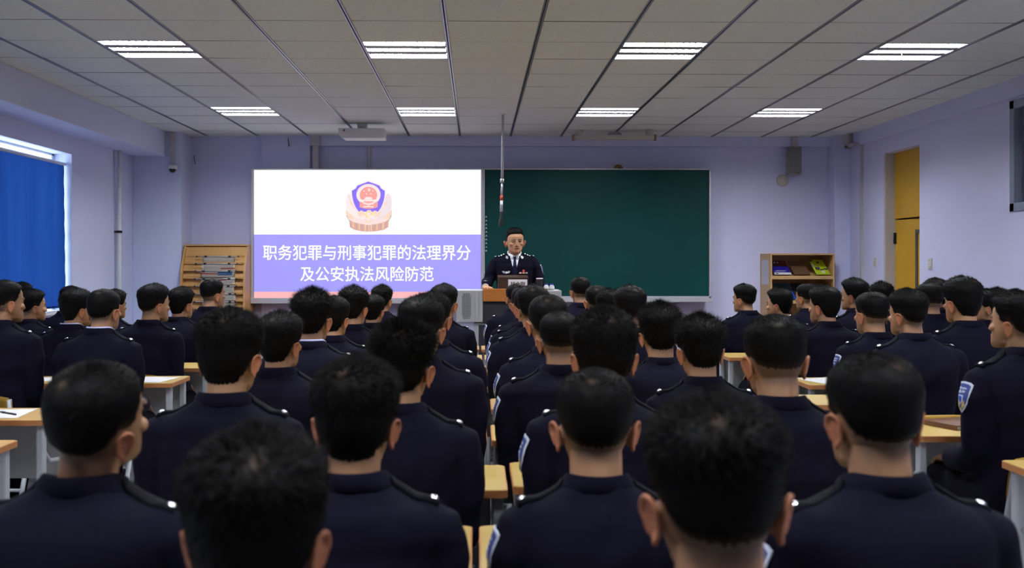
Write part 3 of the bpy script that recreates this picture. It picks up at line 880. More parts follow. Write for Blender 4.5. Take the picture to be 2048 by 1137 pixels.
b = bmesh.new(); add_lathe(b, [(.026, 0), (.028, .01), (.030, h - .02), (.029, h - .012)], seg=26); obj('cup', b, M['dark'], t)
b = bmesh.new(); add_lathe(b, [(.030, h - .012), (.034, h - .010), (.034, h), (.001, h)], seg=26); obj('lid', b, M['white'], t)
for px, lab in ((1092.5, 'small white bottle with blue cap next to the black tumbler'), (1103.5, 'small white bottle with blue cap at the console end')):
    q = pp(px, 580, 10.12); top = pp(px, 568, 10.12); h = max(.05, top.z - zp)
    t = thing('drink_bottle', lab, 'bottle', (q.x, 10.12, zp), 0, 'small bottles on the console')
    b = bmesh.new(); add_lathe(b, [(.024, 0), (.026, .006), (.026, h * .55), (.020, h * .72), (.012, h * .82), (.012, h * .86)], seg=22); obj('bottle', b, M['bottle'], t)
    b = bmesh.new(); add_lathe(b, [(.015, h * .84), (.016, h * .86), (.016, h), (.001, h)], seg=18); obj('cap', b, M['blue_cap'], t)
    b = bmesh.new(); add_lathe(b, [(.0265, h * .12), (.0265, h * .42)], seg=22); obj('label', b, M['paper'], t)

# ------------------------------------------------------------------ newspaper rack
DN = 12.02
def np_(px, py, d=DN): return W(px, py, d)
x0, x1 = np_(366, 500).x, np_(494.5, 500).x
ztop = np_(430, 493, 12.2).z
t = thing('newspaper_rack', 'honey coloured wooden newspaper rack with curved sides under the window-side wall', 'newspaper rack', ((x0 + x1) / 2, 12.2, 0))
def yfront(z): # front edge of the sides: leans back towards the top
    u = z / ztop
    return 11.86 + .06 * u + .16 * max(0, u - .8) ** 1.6 / (.2 ** 1.6)
prof = [(12.40, 0.0), (11.86, 0.0)] + [(yfront(ztop * k / 16.0), ztop * k / 16.0) for k in range(1, 17)] + [(12.40, ztop)]
for x in (x0, x1 - .022):
    b = bmesh.new(); add_prism(b, [(p[0], p[1]) for p in prof], (x, 0, 0), (0, 1, 0), (0, 0, 1), (1, 0, 0), .022); obj('side_panel', b, M['wood_rack'], t, True)
b = bmesh.new(); add_prism(b, [(12.36, 0.05), (12.38, 0.05), (12.38, ztop), (12.30, ztop), (12.28, ztop - .02)], (x0 + .022, 0, 0), (0, 1, 0), (0, 0, 1), (1, 0, 0), x1 - x0 - .044); obj('back_panel', b, M['wood_rack'], t, True)
b = bmesh.new(); add_box(b, (x0, yfront(ztop) - .005, ztop), (x1, 12.40, ztop + .02), .005); obj('top_board', b, M['wood_rack'], t, True)
ledge_y = [512, 526.5, 540.5, 556, 571, 587, 601.5, 617, 633, 649, 665]
for k, ly in enumerate(ledge_y):
    z = np_(430, ly, 11.97).z
    b = bmesh.new(); yf = yfront(z) + .02
    add_box(b, (x0 + .022, yf, z - .012), (x1 - .022, yf + .02, z + .012), .003)
    add_prism(b, [(yf + .021, z - .012), (yf + .031, z - .012), (yf + .075, z + .102), (yf + .065, z + .102)], (x0 + .022, 0, 0), (0, 1, 0), (0, 0, 1), (1, 0, 0), x1 - x0 - .044)
    obj('shelf', b, M['wood_rack'], t, True)
rods = [(514, 303, 910, 395, 855), (528.6, 290, 895, 383, 850), (543.5, 283, 880, 362, 852), (559, 275, 880, 368, 850), (573.5, 270, 880, 372, 838), (589, 270, 865, 380, 860), (604.5, 270, 865, 385, 860), (620, 285, 870, 375, 850)]
newsnames = ['topmost newspaper clamped on the wooden rack', 'newspaper with a red strip, second slot of the wooden rack', 'newspaper with a red headline and blue photo on the rack', 'crooked newspaper with a slanted red headline on the rack', 'newspaper with a dark red bar in the middle slot of the rack', 'pale newspaper in the sixth slot of the rack', 'pale newspaper in the seventh slot of the rack', 'pale newspaper in the eighth slot of the rack']
for k, (ry, a, c, s0, s1) in enumerate(rods):
    z = np_(430, ry - .7, 11.9).z
    yf = yfront(z) - .018
    X = lambda v: np_(350 + v / 7.106, ry, yf).x
    tn = thing('newspaper', newsnames[k], 'newspaper', ((X(s0) + X(s1)) / 2, yf, z - .07), 0, 'newspapers on the rack')
    b = bmesh.new()
    nu, nv = 14, 6; g = []
    tilt = [0, .006, 0, .028, 0, 0, 0, 0][k]
    dropz = .078
    for i in range(nu + 1):
        col = []
        for j in range(nv + 1):
            u = i / nu; v = j / nv
            x = X(s0) + (X(s1) - X(s0)) * u
            col.append(b.verts.new((x, yf + .004 - .006 * math.sin(PI * v) - .003 * math.sin(u * 6 + k), z + .004 + tilt * (u - .5) - dropz * v + .004 * math.sin(u * 5 + k) * (1 - v))))
        g.append(col)
    for i in range(nu):
        for j in range(nv):
            f = b.faces.new((g[i][j], g[i + 1][j], g[i + 1][j + 1], g[i][j + 1])); f.smooth = True
            u, v = i / nu, j / nv
            mi = 0
            if k == 1 and u > .55 and j == 4: mi = 1
            if k == 2 and u < .45 and j in (2,): mi = 1
            if k == 2 and .46 < u < .92 and j < 4: mi = 2
            if k == 3 and .45 < u < .8 and j == 1: mi = 1
            if k == 4 and .6 < u < .8 and j == 0: mi = 1
            f.material_index = mi
    bmesh.ops.solidify(b, geom=list(b.faces), thickness=.004)
    obj('sheet', b, [M['newsprint'], M['red_print'], M['blue_print']], tn, True)
    b = bmesh.new()
    add_cyl(b, (X(a), yf - .004, z), (X(c), yf - .004, z), .0055, 10); obj('rod', b, M['steel'], tn, True)
    for (u0, u1) in ((a, a + 18), (s0 + 25, s0 + 60), (s1 - 95, s1 - 60), (c - 18, c)):
        b = bmesh.new(); add_cyl(b, (X(u0), yf - .004, z), (X(u1), yf - .004, z), .010, 10); obj('clamp', b, M['dark'], tn, True)
p = np_(378.5, 567, 11.9); b = bmesh.new(); add_lathe(b, [(.001, .004), (.016, .003), (.017, 0)], (p.x, 12.0, p.z), 16, axis='Y')

b.free()
# ------------------------------------------------------------------ magazine shelf
DM = 12.0
def mq(px, py, d=DM): return W(px, py, d)
x0, x1 = mq(1541, 510).x, mq(1669.5, 510).x
ztop = mq(1600, 510.5).z
t = thing('magazine_shelf', 'light wooden open magazine shelf in the corner by the door', 'bookshelf', ((x0 + x1) / 2, 12.2, 0))
for x in (x0, x1 - .02):
    b = bmesh.new(); add_box(b, (x, DM, 0), (x + .02, 12.44, ztop), .003); obj('side_panel', b, M['wood'], t, True)
b = bmesh.new(); add_box(b, (x0, DM - .004, ztop), (x1, 12.44, ztop + .018), .003); obj('top_board', b, M['wood'], t, True)
b = bmesh.new(); add_box(b, (x0 + .02, 12.42, 0.05), (x1 - .02, 12.435, ztop), 0); obj('back_panel', b, M['wood'], t, True)
zs = [mq(1600, 556).z, mq(1600, 605).z, mq(1600, 655).z, .12]
for z in zs:
    b = bmesh.new(); add_box(b, (x0 + .02, DM, z - .018), (x1 - .02, DM + .03, z + .022), .003)
    add_prism(b, [(.03, -.012), (.41, .10), (.41, .115), (.03, .004)], (x0 + .02, DM, z), (0, 1, 0), (0, 0, 1), (1, 0, 0), x1 - x0 - .04); obj('shelf_board', b, M['wood'], t, True)
p0, p1 = mq(1530, 520), mq(1536, 570)
b = bmesh.new(); add_box(b, (x0 - .003, 12.08, p1.z), (x0 - .0005, 12.37, p0.z)); tag(obj('notice_sheet', b, M['paper'], t, True), 'white paper sheet taped to the shelf side')
def magazine(xa, xb, z, mats_, bands, lab, marks=(), up=.235):
    """magazine leaning on the sloped shelf; bands: (v0, v1, material index)"""
    o = thing('magazine', lab, 'magazine', ((xa + xb) / 2, DM + .06, z + .02), 0, 'magazines on the corner shelf')
    o_ = Vector((xa, DM + .05, z + .034)); ux = Vector((1, 0, 0)); uy = Vector((-.14, .72, .69)).normalized(); un = ux.cross(uy).normalized()
    w = xb - xa
    b = bmesh.new()
    for v0, v1, mi in bands:
        add_prism(b, [(0, up * v0), (w, up * v0), (w, up * v1), (0, up * v1)], o_, ux, uy, un, .006, mi)
    for (u0, v0, u1, v1, mi) in marks:
        add_prism(b, [(w * u0, up * v0), (w * u1, up * v0), (w * u1, up * v1), (w * u0, up * v1)], o_ + un * .0062, ux, uy, un, .0008, mi)
    obj('cover', b, mats_, o, True)
    return o
MX = lambda px: mq(px, 545, DM + .06).x
z = zs[0]
m1 = magazine(MX(1549), MX(1583), z, [M['mag_blue'], M['mag_red'], M['paper'], M['ink']], [(0, .14, 2), (.14, .60, 0), (.60, 1, 1)], 'ultramarine and maroon magazine on the top shelf', [(.06, .80, .16, .92, 2), (.26, .80, .36, .92, 2), (.46, .80, .54, .90, 2), (.78, .82, .82, .88, 2), (.08, .04, .25, .09, 3), (.2, .26, .8, .28, 2), (.1, .22, .7, .235, 2)])
m2 = magazine(MX(1588), MX(1620), z, [M['mag_brown']], [(0, 1, 0)], 'plain brown magazine in the middle of the top shelf', up=.22)
m3 = magazine(MX(1632), MX(1660), z, [M['mag_lime'], M['ink'], M['paper'], M['mag_grey']], [(0, 1, 0)], 'lime green magazine with black and white pictures on the top shelf', [(.0, .88, .22, .98, 1), (.45, .76, .62, .86, 1), (.15, .30, .42, .48, 1), (.2, .32, .34, .44, 2), (.45, .28, .68, .36, 1), (.70, .32, 1.0, .40, 1), (.5, .08, .7, .26, 2), (.0, .5, .16, .72, 2), (.3, .38, .5, .5, 3)], up=.25)
z = zs[1]
magazine(MX(1559), MX(1592), z, [M['mag_teal'], M['mag_cobalt'], M['ink']], [(0, .45, 1), (.45, 1, 0)], 'teal and cobalt magazine on the second shelf', [(.2, .74, .85, .84, 2)], up=.26)
magazine(MX(1594), MX(1624), z, [M['ink'], M['paper']], [(0, 1, 0)], 'black magazine on the second shelf of the corner bookcase', [(.1, .2, .5, .3, 1)], up=.26)
magazine(MX(1628), MX(1660), z, [M['mag_grey'], M['wood']], [(0, 1, 0)], 'grey brown magazine at the end of the second shelf', up=.26)
z = zs[2]
magazine(MX(1562), MX(1594), z, [M['mag_brown'], M['paper'], M['mag_teal']], [(0, .2, 1), (.2, 1, 0)], 'brown magazine with white foot on the third shelf', [(.2, .5, .6, .8, 2)], up=.25)
# ------------------------------------------------------------------ people: head, hands, hair
SKIN = np.array((0.37, 0.195, 0.108)); HAIRC = np.array((0.0024, 0.0021, 0.0023)); SCALP = np.array((0.115, 0.072, 0.050))
ZCH = 1.065            # chin height of a seated person
HEAD_RINGS = [(0.000, .016, .093, .060), (.006, .030, .099, .030), (.022, .046, .101, -.002), (.045, .057, .100, -.040), (.070, .066, .097, -.072),
              (.095, .0705, .095, -.088), (.115, .0735, .094, -.0945), (.140, .0762, .096, -.098), (.163, .0770, .094, -.0975), (.186, .0715, .084, -.090),
              (.205, .058, .064, -.074), (.217, .040, .040, -.052), (.2235, .018, .014, -.026), (.225, .004, .0, -.010)]

def core_bm(b):
    add_loft(b, HEAD_RINGS, 40, n=2.15)
    add_tube(b, [(0, -.052, -.13), (0, -.046, -.09), (0, -.036, -.045), (0, -.026, .0), (0, -.016, .05), (0, -.01, .09)], [.076, .064, .0575, .0565, .057, .055], 28)

def ear_bm(b, s):
    c = Vector((s * .0815, -.012, .092))
    R = Matrix.Rotation(s * math.radians(-28), 4, 'Z') @ Matrix.Rotation(math.radians(-10), 4, 'X') @ Matrix.Rotation(s * math.radians(6), 4, 'Y')
    # plate
    add_ellipsoid(b, c + Vector((s * .002, 0, 0)), (.0042, .0155, .0275), 14, 10, R)
    rim = []
    for k in range(15):
        a = math.radians(-65 + k * 20.5)
        rim.append(c + R @ Vector((s * (.0065 + .002 * math.sin(a)), -.0165 * math.cos(a) * (1.0 if math.sin(a) > 0 else .8), .0285 * math.sin(a) + .001)))
    add_tube(b, rim, [.0042] * 15, 8, round_ends=True)
    add_ellipsoid(b, c + R @ Vector((s * .003, .004, -.0285)), (.0050, .0085, .0095), 12, 8)
    add_ellipsoid(b, c + Vector((-s * .006, .010, -.004)), (.0075, .010, .024), 10, 8)

def face_bm(b):
    # nose
    add_tube(b, [(0, .092, .128), (0, .1005, .108), (0, .109, .088), (0, .1125, .079), (0, .104, .0735)], [.0065, .0078, .0100, .0115, .009], 14, round_ends=True)
    for s in (-1, 1):
        add_ellipsoid(b, (s * .0115, .1015, .0765), (.0078, .0095, .0068), 10, 8)
        add_ellipsoid(b, (s * .030, .0865, .132), (.021, .011, .0065), 12, 8)      # brow
        add_ellipsoid(b, (s * .043, .070, .088), (.020, .020, .017), 12, 8)       # cheek bone
        add_ellipsoid(b, (s * .0305, .0855, .1150), (.0135, .0085, .0065), 12, 8)    # lids
        add_ellipsoid(b, (s * .042, .024, .036), (.012, .028, .016), 12, 8)       # jaw corner
    add_ellipsoid(b, (0, .0985, .0525), (.021, .0075, .0042), 14, 8)
    add_ellipsoid(b, (0, .0975, .0445), (.018, .0080, .0048), 14, 8)
    add_ellipsoid(b, (0, .093, .018), (.019, .013, .013), 12, 8)

def hand_bm(b, s, mtx, curl=.5):
    """s=+1: right hand, palm down, fingers along +Y, thumb towards -x"""
    t = bmesh.new()
    pal = [(-.045, .026, .019, 0), (-.015, .027, .018, 0), (.010, .031, .0165, 0), (.040, .038, .0150, .001), (.070, .0405, .0135, .001), (.088, .037, .0105, 0)]
    rings = []
    for y, rx, rz, zc in pal:
        ring = []
        for k in range(18):
            a = 2 * PI * k / 18
            ring.append(t.verts.new((rx * math.copysign(abs(math.cos(a)) ** .8, math.cos(a)), y, zc + rz * math.copysign(abs(math.sin(a)) ** .8, math.sin(a)))))
        rings.append(ring)
    for i in range(len(rings) - 1):
        for k in range(18):
            t.faces.new((rings[i][k], rings[i][(k + 1) % 18], rings[i + 1][(k + 1) % 18], rings[i + 1][k]))
    t.faces.new(rings[0]); t.faces.new(rings[-1])
    for x, L, spread in ((-.0295, .068, -.10), (-.0095, .078, -.03), (.0105, .073, .04), (.0285, .057, .12)):
        p = Vector((x, .078, .001)); pts = [p.copy()]; a = -.15 * curl; rr = [.0092]
        for q, fr in enumerate((.44, .31, .25)):
            a -= (.35, .55, .45)[q] * curl
            p = p + Vector((math.sin(spread) * L * fr, math.cos(a) * L * fr * 1.05, math.sin(a) * L * fr)); pts.append(p.copy()); rr.append((.0086, .0080, .0070)[q])
        add_tube(t, pts, rr, 12, round_ends=True)
    add_tube(t, [(-.020, .010, -.004), (-.038, .034, -.008), (-.054, .058, -.013), (-.060, .080, -.018), (-.061, .092, -.021)], [.0145, .0130, .0112, .0098, .0085], 12, round_ends=True)
    if s < 0:
        bmesh.ops.scale(t, vec=(-1, 1, 1), verts=t.verts)
    merge(b, t, 0, mtx)

# hairline height as a function of azimuth (0 = face, 180 = nape)
HLA = [0, 30, 48, 60, 70, 82, 96, 108, 122, 140, 180]
HLZ = [.187, .185, .172, .150, .118, .112, .118, .098, .066, .050, .046]
def hairline(az, drop=0.0):
    return np.interp(az, HLA, HLZ) - drop * sstep(100, 140, az)

b = bmesh.new(); core_bm(b)
SKULL = remesh(b, .005, 3); SKULL_BVH = bvh_of(SKULL)
HC = Vector((0, -.004, .125))
def skull_hit(d):
    h = SKULL_BVH.ray_cast(HC, d)
    return h[0] if h[0] is not None else HC + d * .09

def tint_body(me, zch, tone=1.0):
    """albedo per vertex: skin, ears, lips, brows, eyes and cropped stubble below the hairline"""
    co = co_of(me).astype(np.float64); x, y, h = co[:, 0], co[:, 1], co[:, 2] - zch
    az = np.degrees(np.abs(np.arctan2(x, y + .004)))
    L = hairline(az)
    st = sstep(-.024, .020, h - L) * (np.abs(x) < .0795) * ((az > 62) | (h - L > 0)) * .88
    col = np.tile(SKIN * tone, (len(co), 1))
    ear = ((np.abs(x) > .0775) & (h > .05) & (h < .13)).astype(float)[:, None]
    col = col * (1 - ear) + ear * np.array((.42, .16, .085))
    lip = (sstep(.025, .018, np.abs(x)) * (y > .09) * sstep(.0105, .0065, np.abs(h - .0485)))[:, None]
    col = col * (1 - .65 * lip) + .65 * lip * np.array((.36, .12, .10))
    mouth = (sstep(.022, .016, np.abs(x)) * (y > .09) * sstep(.0034, .0016, np.abs(h - .0490)))[:, None]
    col = col * (1 - mouth) + mouth * np.array((.05, .02, .02))
    bx = np.abs(np.abs(x) - .030)
    brow = (sstep(.021, .014, bx) * (y > .05) * sstep(.0068, .0040, np.abs(h - (.1345 - .10 * (bx - .008) ** 1))))[:, None]
    col = col * (1 - brow) + brow * np.array((.018, .013, .012))
    eye = (sstep(.0160, .012, bx) * (y > .05) * sstep(.0048, .0026, np.abs(h - .1145)))[:, None]
    col = col * (1 - eye) + eye * np.array((.02, .014, .013))
    s3 = st[:, None]
    col = col * (1 - s3) + s3 * SCALP * .75
    a = me.color_attributes.new('tint', 'FLOAT_COLOR', 'POINT')
    a.data.foreach_set('color', np.hstack([col, np.ones((len(co), 1))]).astype(np.float32).ravel())

def body_base(zch, voxel, hands, arms, zlow, curl=.5, tone=1.0):
    """one continuous body: head, neck, ears, face, trunk, arms and both hands"""
    b = bmesh.new(); core_bm(b); ear_bm(b, 1); ear_bm(b, -1); face_bm(b)
    bmesh.ops.translate(b, vec=(0, 0, zch), verts=b.verts)
    for s, m in hands: hand_bm(b, s, m, curl)
    add_loft(b, [(zlow, .125, .030, -.130), ((zlow + zch) / 2 - .05, .125, .030, -.130), (zch - .16, .135, .022, -.128), (zch - .10, .130, .0, -.112), (zch - .075, .095, -.008, -.095), (zch - .055, .060, -.012, -.088)], 32, n=2.4)
    for pts in arms: add_tube(b, pts, [.040] + [.036] * (len(pts) - 3) + [.028, .025], 16)
    me = remesh(b, voxel, 3, .4); me.name = 'body'
    me.materials.append(M['skin'])
    me.polygons.foreach_set('use_smooth', [True] * len(me.polygons))
    tint_body(me, zch, tone)
    return me

def head_matrix(zch, yaw, pitch, roll, hs):
    piv = Vector((0, -.035, zch + .01))
    R = Euler((math.radians(pitch), math.radians(roll), math.radians(yaw)), 'XYZ').to_matrix().to_4x4()
    return Matrix.Translation(piv) @ R @ (Matrix.Scale(hs, 4) if not isinstance(hs, tuple) else Matrix.Diagonal((*hs, 1))) @ Matrix.Translation(-piv)

def turned(base, zch, Mh):
    me = base.copy(); co = co_of(base)
    m = np.array(Mh)
    rot = co @ m[:3, :3].T + m[:3, 3]
    h = co[:, 2] - zch
    w = sstep(-.105, -.005, h) * (h > -.14) * (np.abs(co[:, 0]) < .14) * (np.abs(co[:, 1]) < .16)
    set_co(me, co * (1 - w[:, None]) + rot * w[:, None])
    return me

STYLES = {  # top thickness, side thickness, strand length, fade height, tuft amplitude, nape drop
    'crop': (.013, .006, .010, .045, .001, -.028),
    'buzz': (.010, .007, .008, .035, .0008, -.016),
    'full': (.026, .014, .020, .018, .0025, .010),
    'spiky': (.026, .010, .030, .025, .006, .004),
    'trim': (.024, .0035, .010, .030, .001, -.010),
    'crew': (.022, .008, .016, .040, .002, -.014),
}
def hair_mesh(style, nstr, seed, zch):
    top, side, sl, fade, tuft, drop = STYLES[style]
    r = np.random.default_rng(seed)
    NA, NR = 72, 44
    ph = r.uniform(0, 6.28, 12)
    whorl = Vector((.012 * (1 if seed % 2 else -1), -.060, .205))
    def thick(d, p):
        az = abs(math.degrees(math.atan2(p.x, p.y + .004)))
        h = p.z
        L = float(hairline(az, drop)) + .0022 * math.sin(az * .55 + ph[0]) + .0016 * math.sin(az * 1.7 + ph[1])
        back = sstep(90, 120, az)
        fd = .010 + (fade - .010) * float(back) + .006 * float(sstep(60, 85, az))
        m = float(sstep(0, fd, h - L))
        k = float(sstep(.178, .222, h) if style == 'trim' else sstep(.135, .195, h)); fr = float(sstep(80, 20, az))
        tt = side + (top - side) * k
        tt += tuft * (math.sin(d.x * 31 + ph[2] + 3 * d.y) * math.sin(d.y * 27 + ph[3]) + .6 * math.sin(d.x * 57 + d.z * 40 + ph[4])) * (.3 + .7 * k)
        tt += fr * .006 * k * (style in ('full', 'crew', 'spiky'))
        w = (p - whorl).length
        tt -= .006 * math.exp(-(w / .016) ** 2)
        if h - L < 0: return -.006, m, h - L, w
        return -.002 + (tt + .002) * m, m, h - L, w
    P = []; MM = []; HL = []; WW = []; DD = []
    for i in range(NR + 1):
        el = PI / 2 - (PI * .86) * i / NR
        for k in range(NA):
            a = 2 * PI * k / NA
            d = Vector((math.cos(el) * math.sin(a), math.cos(el) * math.cos(a), math.sin(el)))
            p = skull_hit(d); t, m, hl, w = thick(d, p)
            P.append(p + d * t); MM.append(m); HL.append(hl); WW.append(w); DD.append(d)
            if i == 0: pass
    P = np.array(P); MM = np.array(MM); HL = np.array(HL); WW = np.array(WW)
    G = np.arange((NR + 1) * NA).reshape(NR + 1, NA)
    faces = []
    for i in range(NR):
        for k in range(NA):
            q = (G[i, k], G[i, (k + 1) % NA], G[i + 1, (k + 1) % NA], G[i + 1, k])
            if max(HL[list(q)]) < -.012: continue
            faces.append(tuple(int(v) for v in reversed(q)))
    b_ = np.minimum(1, np.maximum(0, HL) / max(.012, fade * .8))
    back = np.array([float(sstep(70, 110, abs(math.degrees(math.atan2(p[0], p[1]))))) for p in P])
    f = 1 - (1 - b_ ** .8) * back * (.5 if style in ('crop', 'buzz', 'crew') else .4)
    col = SCALP[None] * (1 - f[:, None]) + HAIRC[None] * f[:, None]
    ws = np.exp(-(WW / .0085) ** 2)[:, None] * .85
    col = col * (1 - ws) + ws * SCALP[None] * .9
    verts = [P]; cols = [col]; nb = len(P)
    # strands
    tri = []
    fa = [q for q in faces if MM[list(q)].min() > .25]
    sel = r.integers(0, len(fa), nstr)
    q = np.array(fa)[sel]
    u = r.random((nstr, 1)); v = r.random((nstr, 1))
    A, B_, C_, D_ = (P[q[:, k]] for k in range(4))
    root = A * (1 - u) * (1 - v) + B_ * u * (1 - v) + C_ * u * v + D_ * (1 - u) * v
    nrm = np.cross(B_ - A, D_ - A); nrm /= np.linalg.norm(nrm, axis=1)[:, None] + 1e-9
    out = root - np.array(HC); out /= np.linalg.norm(out, axis=1)[:, None]
    nrm *= np.sign((nrm * out).sum(1))[:, None]
    away = root - np.array(whorl); dist = np.linalg.norm(away, axis=1)[:, None]
    away /= dist + 1e-6
    swirl = np.cross(nrm, away)
    tan = away + .55 * swirl * np.exp(-dist / .06)
    tan -= nrm * (tan * nrm).sum(1)[:, None]; tan /= np.linalg.norm(tan, axis=1)[:, None] + 1e-6
    mm = MM[q].mean(1)[:, None]; kk = sstep(.12, .20, root[:, 2:3])
    lift = (.85 if style == 'spiky' else .42) * (.5 + .5 * kk)
    dirv = nrm * lift + tan * (1 - lift * .5) + r.normal(0, .28 if style == 'spiky' else .18, (nstr, 3))
    dirv /= np.linalg.norm(dirv, axis=1)[:, None]
    LL = sl * (.45 + .55 * kk) * (.35 + .65 * mm) * r.uniform(.6, 1.15, (nstr, 1))
    sidev = np.cross(dirv, r.normal(0, 1, (nstr, 3))); sidev /= np.linalg.norm(sidev, axis=1)[:, None] + 1e-6
    wd = .00055 * r.uniform(.8, 1.4, (nstr, 1))
    base = root - nrm * .001
    S = np.stack([base - sidev * wd, base + sidev * wd, base + dirv * LL], 1).reshape(-1, 3)
    verts.append(S)
    sc = (HAIRC[None] * r.uniform(.6, 1.8, (nstr, 1))).repeat(3, 0)
    cols.append(sc)
    V = np.vstack(verts); V[:, 2] += zch
    me = bpy.data.meshes.new('hair')
    nf, ns = len(faces), nstr
    loops = np.concatenate([np.array(faces, np.int32).ravel(), np.arange(nb, nb + 3 * ns, dtype=np.int32)])
    starts = np.concatenate([np.arange(nf) * 4, nf * 4 + np.arange(ns) * 3]).astype(np.int32)
    me.vertices.add(len(V)); me.vertices.foreach_set('co', V.astype(np.float32).ravel())
    me.loops.add(len(loops)); me.loops.foreach_set('vertex_index', loops)
    me.polygons.add(nf + ns); me.polygons.foreach_set('loop_start', starts)
    me.polygons.foreach_set('use_smooth', np.ones(nf + ns, bool))
    me.update(calc_edges=True); me.validate()
    a = me.color_attributes.new('tint', 'FLOAT_COLOR', 'POINT')
    cc = np.hstack([np.vstack(cols), np.ones((len(V), 1))]).astype(np.float32)
    if len(me.vertices) == len(V): a.data.foreach_set('color', cc.ravel())
    me.materials.append(M['hair'])
    return me

# ------------------------------------------------------------------ clothing
def collar_bm(b, zch, top=.020, r0=.066, n=30, span=150, w=.018, h=.042, yc=-.036, front=-.03):
    """stand-and-fall collar around the neck, open at the throat"""
    secs = []
    for k in range(n + 1):
        a = math.radians(-span + 2 * span * k / n)          # 0 = nape
        f = sstep(60, span, abs(math.degrees(a)))
        zt = zch + top + float(f) * front
        dx, dy = math.sin(a), -math.cos(a)
        rr = r0 + .003 * float(f)
        sl = float(sstep(15, 75, abs(math.degrees(a))))      # spreads and drops over the shoulders
        ww = w * (.72 + 1.25 * sl); hh_ = h * (.84 + .34 * sl)
        def q(r, z): return b.verts.new((dx * r, yc + dy * r * 1.02 + (.012 * float(f)), z))
        secs.append([q(rr, zt - h), q(rr + .001, zt - .004), q(rr + .004, zt), q(rr + .009, zt - .003), q(rr + ww * .62, zt - hh_ * .55), q(rr + ww, zt - hh_), q(rr + ww * .6, zt - hh_ - .006)])
    m = len(secs[0])
    for i in range(n):
        for j in range(m):
            f = b.faces.new((secs[i][j], secs[i][(j + 1) % m], secs[i + 1][(j + 1) % m], secs[i + 1][j])); f.smooth = True
    b.faces.new(secs[0]); b.faces.new(list(reversed(secs[-1])))

def wrinkle(me, amp, seed, f=14):
    co = co_of(me).astype(np.float64); r = np.random.default_rng(seed)
    n = np.empty(len(me.vertices) * 3, np.float32); me.vertices.foreach_get('normal', n); n = n.reshape(-1, 3)
    d = np.zeros(len(co))
    for k in range(7):
        w = r.normal(0, 1, 3) * np.array((.8, .8, 1.5)) * f * (1 + .35 * k)
        d += np.sin(co @ w + r.uniform(0, 6.28)) / (1 + .5 * k)
    set_co(me, co + n * (amp * d / 2)[:, None])

def seated_jacket(seed, shoulder=0.0):
    b = bmesh.new()
    add_loft(b, [(.450, .178, .085, -.185), (.52, .176, .080, -.185), (.62, .166, .075, -.180), (.74, .168, .075, -.182), (.85, .180, .080, -.186), (.93, .186, .078, -.180),
                 (.98, .184, .066, -.166), (1.012, .166, .046, -.146), (1.036, .122, .028, -.122), (1.056, .084, .020, -.110), (1.070, .066, .020, -.104)], 40, n=2.6)
    for s in (-1, 1):
        add_tube(b, [(s * .135, -.055, .985), (s * .178, -.058, .962), (s * .192, -.058, .90), (s * .190, -.060, .80), (s * .186, -.045, .71), (s * .184, .025, .665), (s * .174, .11, .652), (s * .142, .175, .636), (s * .136, .188, .634)],
                 [.052, .060, .061, .055, .052, .051, .047, .042, .040], 20, round_ends=False)
    me = remesh(b, .0085, 7, .55)
    wrinkle(me, .0045, seed)
    b = bmesh.new(); b.from_mesh(me); collar_bm(b, ZCH)
    bpy.data.meshes.remove(me)
    out = bpy.data.meshes.new('jacket'); b.to_mesh(out); b.free()
    out.polygons.foreach_set('use_smooth', [True] * len(out.polygons)); out.materials.append(M['jacket'])
    return out

def seated_trousers():
    b = bmesh.new()
    add_ellipsoid(b, (0, -.07, .535), (.168, .115, .093), 24, 14)
    for s in (-1, 1):
        add_tube(b, [(s * .085, -.10, .532), (s * .092, .05, .530), (s * .094, .22, .528), (s * .094, .35, .524), (s * .094, .385, .50), (s * .094, .38, .44), (s * .096, .35, .30), (s * .098, .315, .12), (s * .098, .31, .085)],
                 [.088, .086, .078, .068, .066, .062, .056, .052, .053], 20)
    me = remesh(b, .010, 4); wrinkle(me, .003, 5)
    me.polygons.foreach_set('use_smooth', [True] * len(me.polygons)); me.materials.append(M['trouser'])
    return me

def shoe_mesh():
    b = bmesh.new()
    secs = [(-.085, .034, .055), (-.06, .036, .062), (0, .036, .070), (.06, .043, .050), (.12, .048, .040), (.165, .042, .032), (.185, .026, .024)]
    rings = []
    for y, rx, hz in secs:
        ring = []
        for k in range(16):
            a = 2 * PI * k / 16
            ring.append(b.verts.new((rx * math.cos(a), y, max(0.0, hz * .5 + hz * .5 * math.copysign(abs(math.sin(a)) ** .7, math.sin(a))) + .004)))
        rings.append(ring)
    for i in range(len(rings) - 1):
        for k in range(16):
            f = b.faces.new((rings[i][k], rings[i][(k + 1) % 16], rings[i + 1][(k + 1) % 16], rings[i + 1][k])); f.smooth = True
    b.faces.new(rings[0]); b.faces.new(rings[-1])
    add_prism(b, [(-.036, -.088), (.036, -.088), (.046, .06), (.050, .12), (.040, .175), (0, .195), (-.040, .175), (-.050, .12), (-.046, .06)], (0, 0, 0), (1, 0, 0), (0, 1, 0), (0, 0, 1), .014)
    return mesh_of(b, 'shoe', M['shoe'])

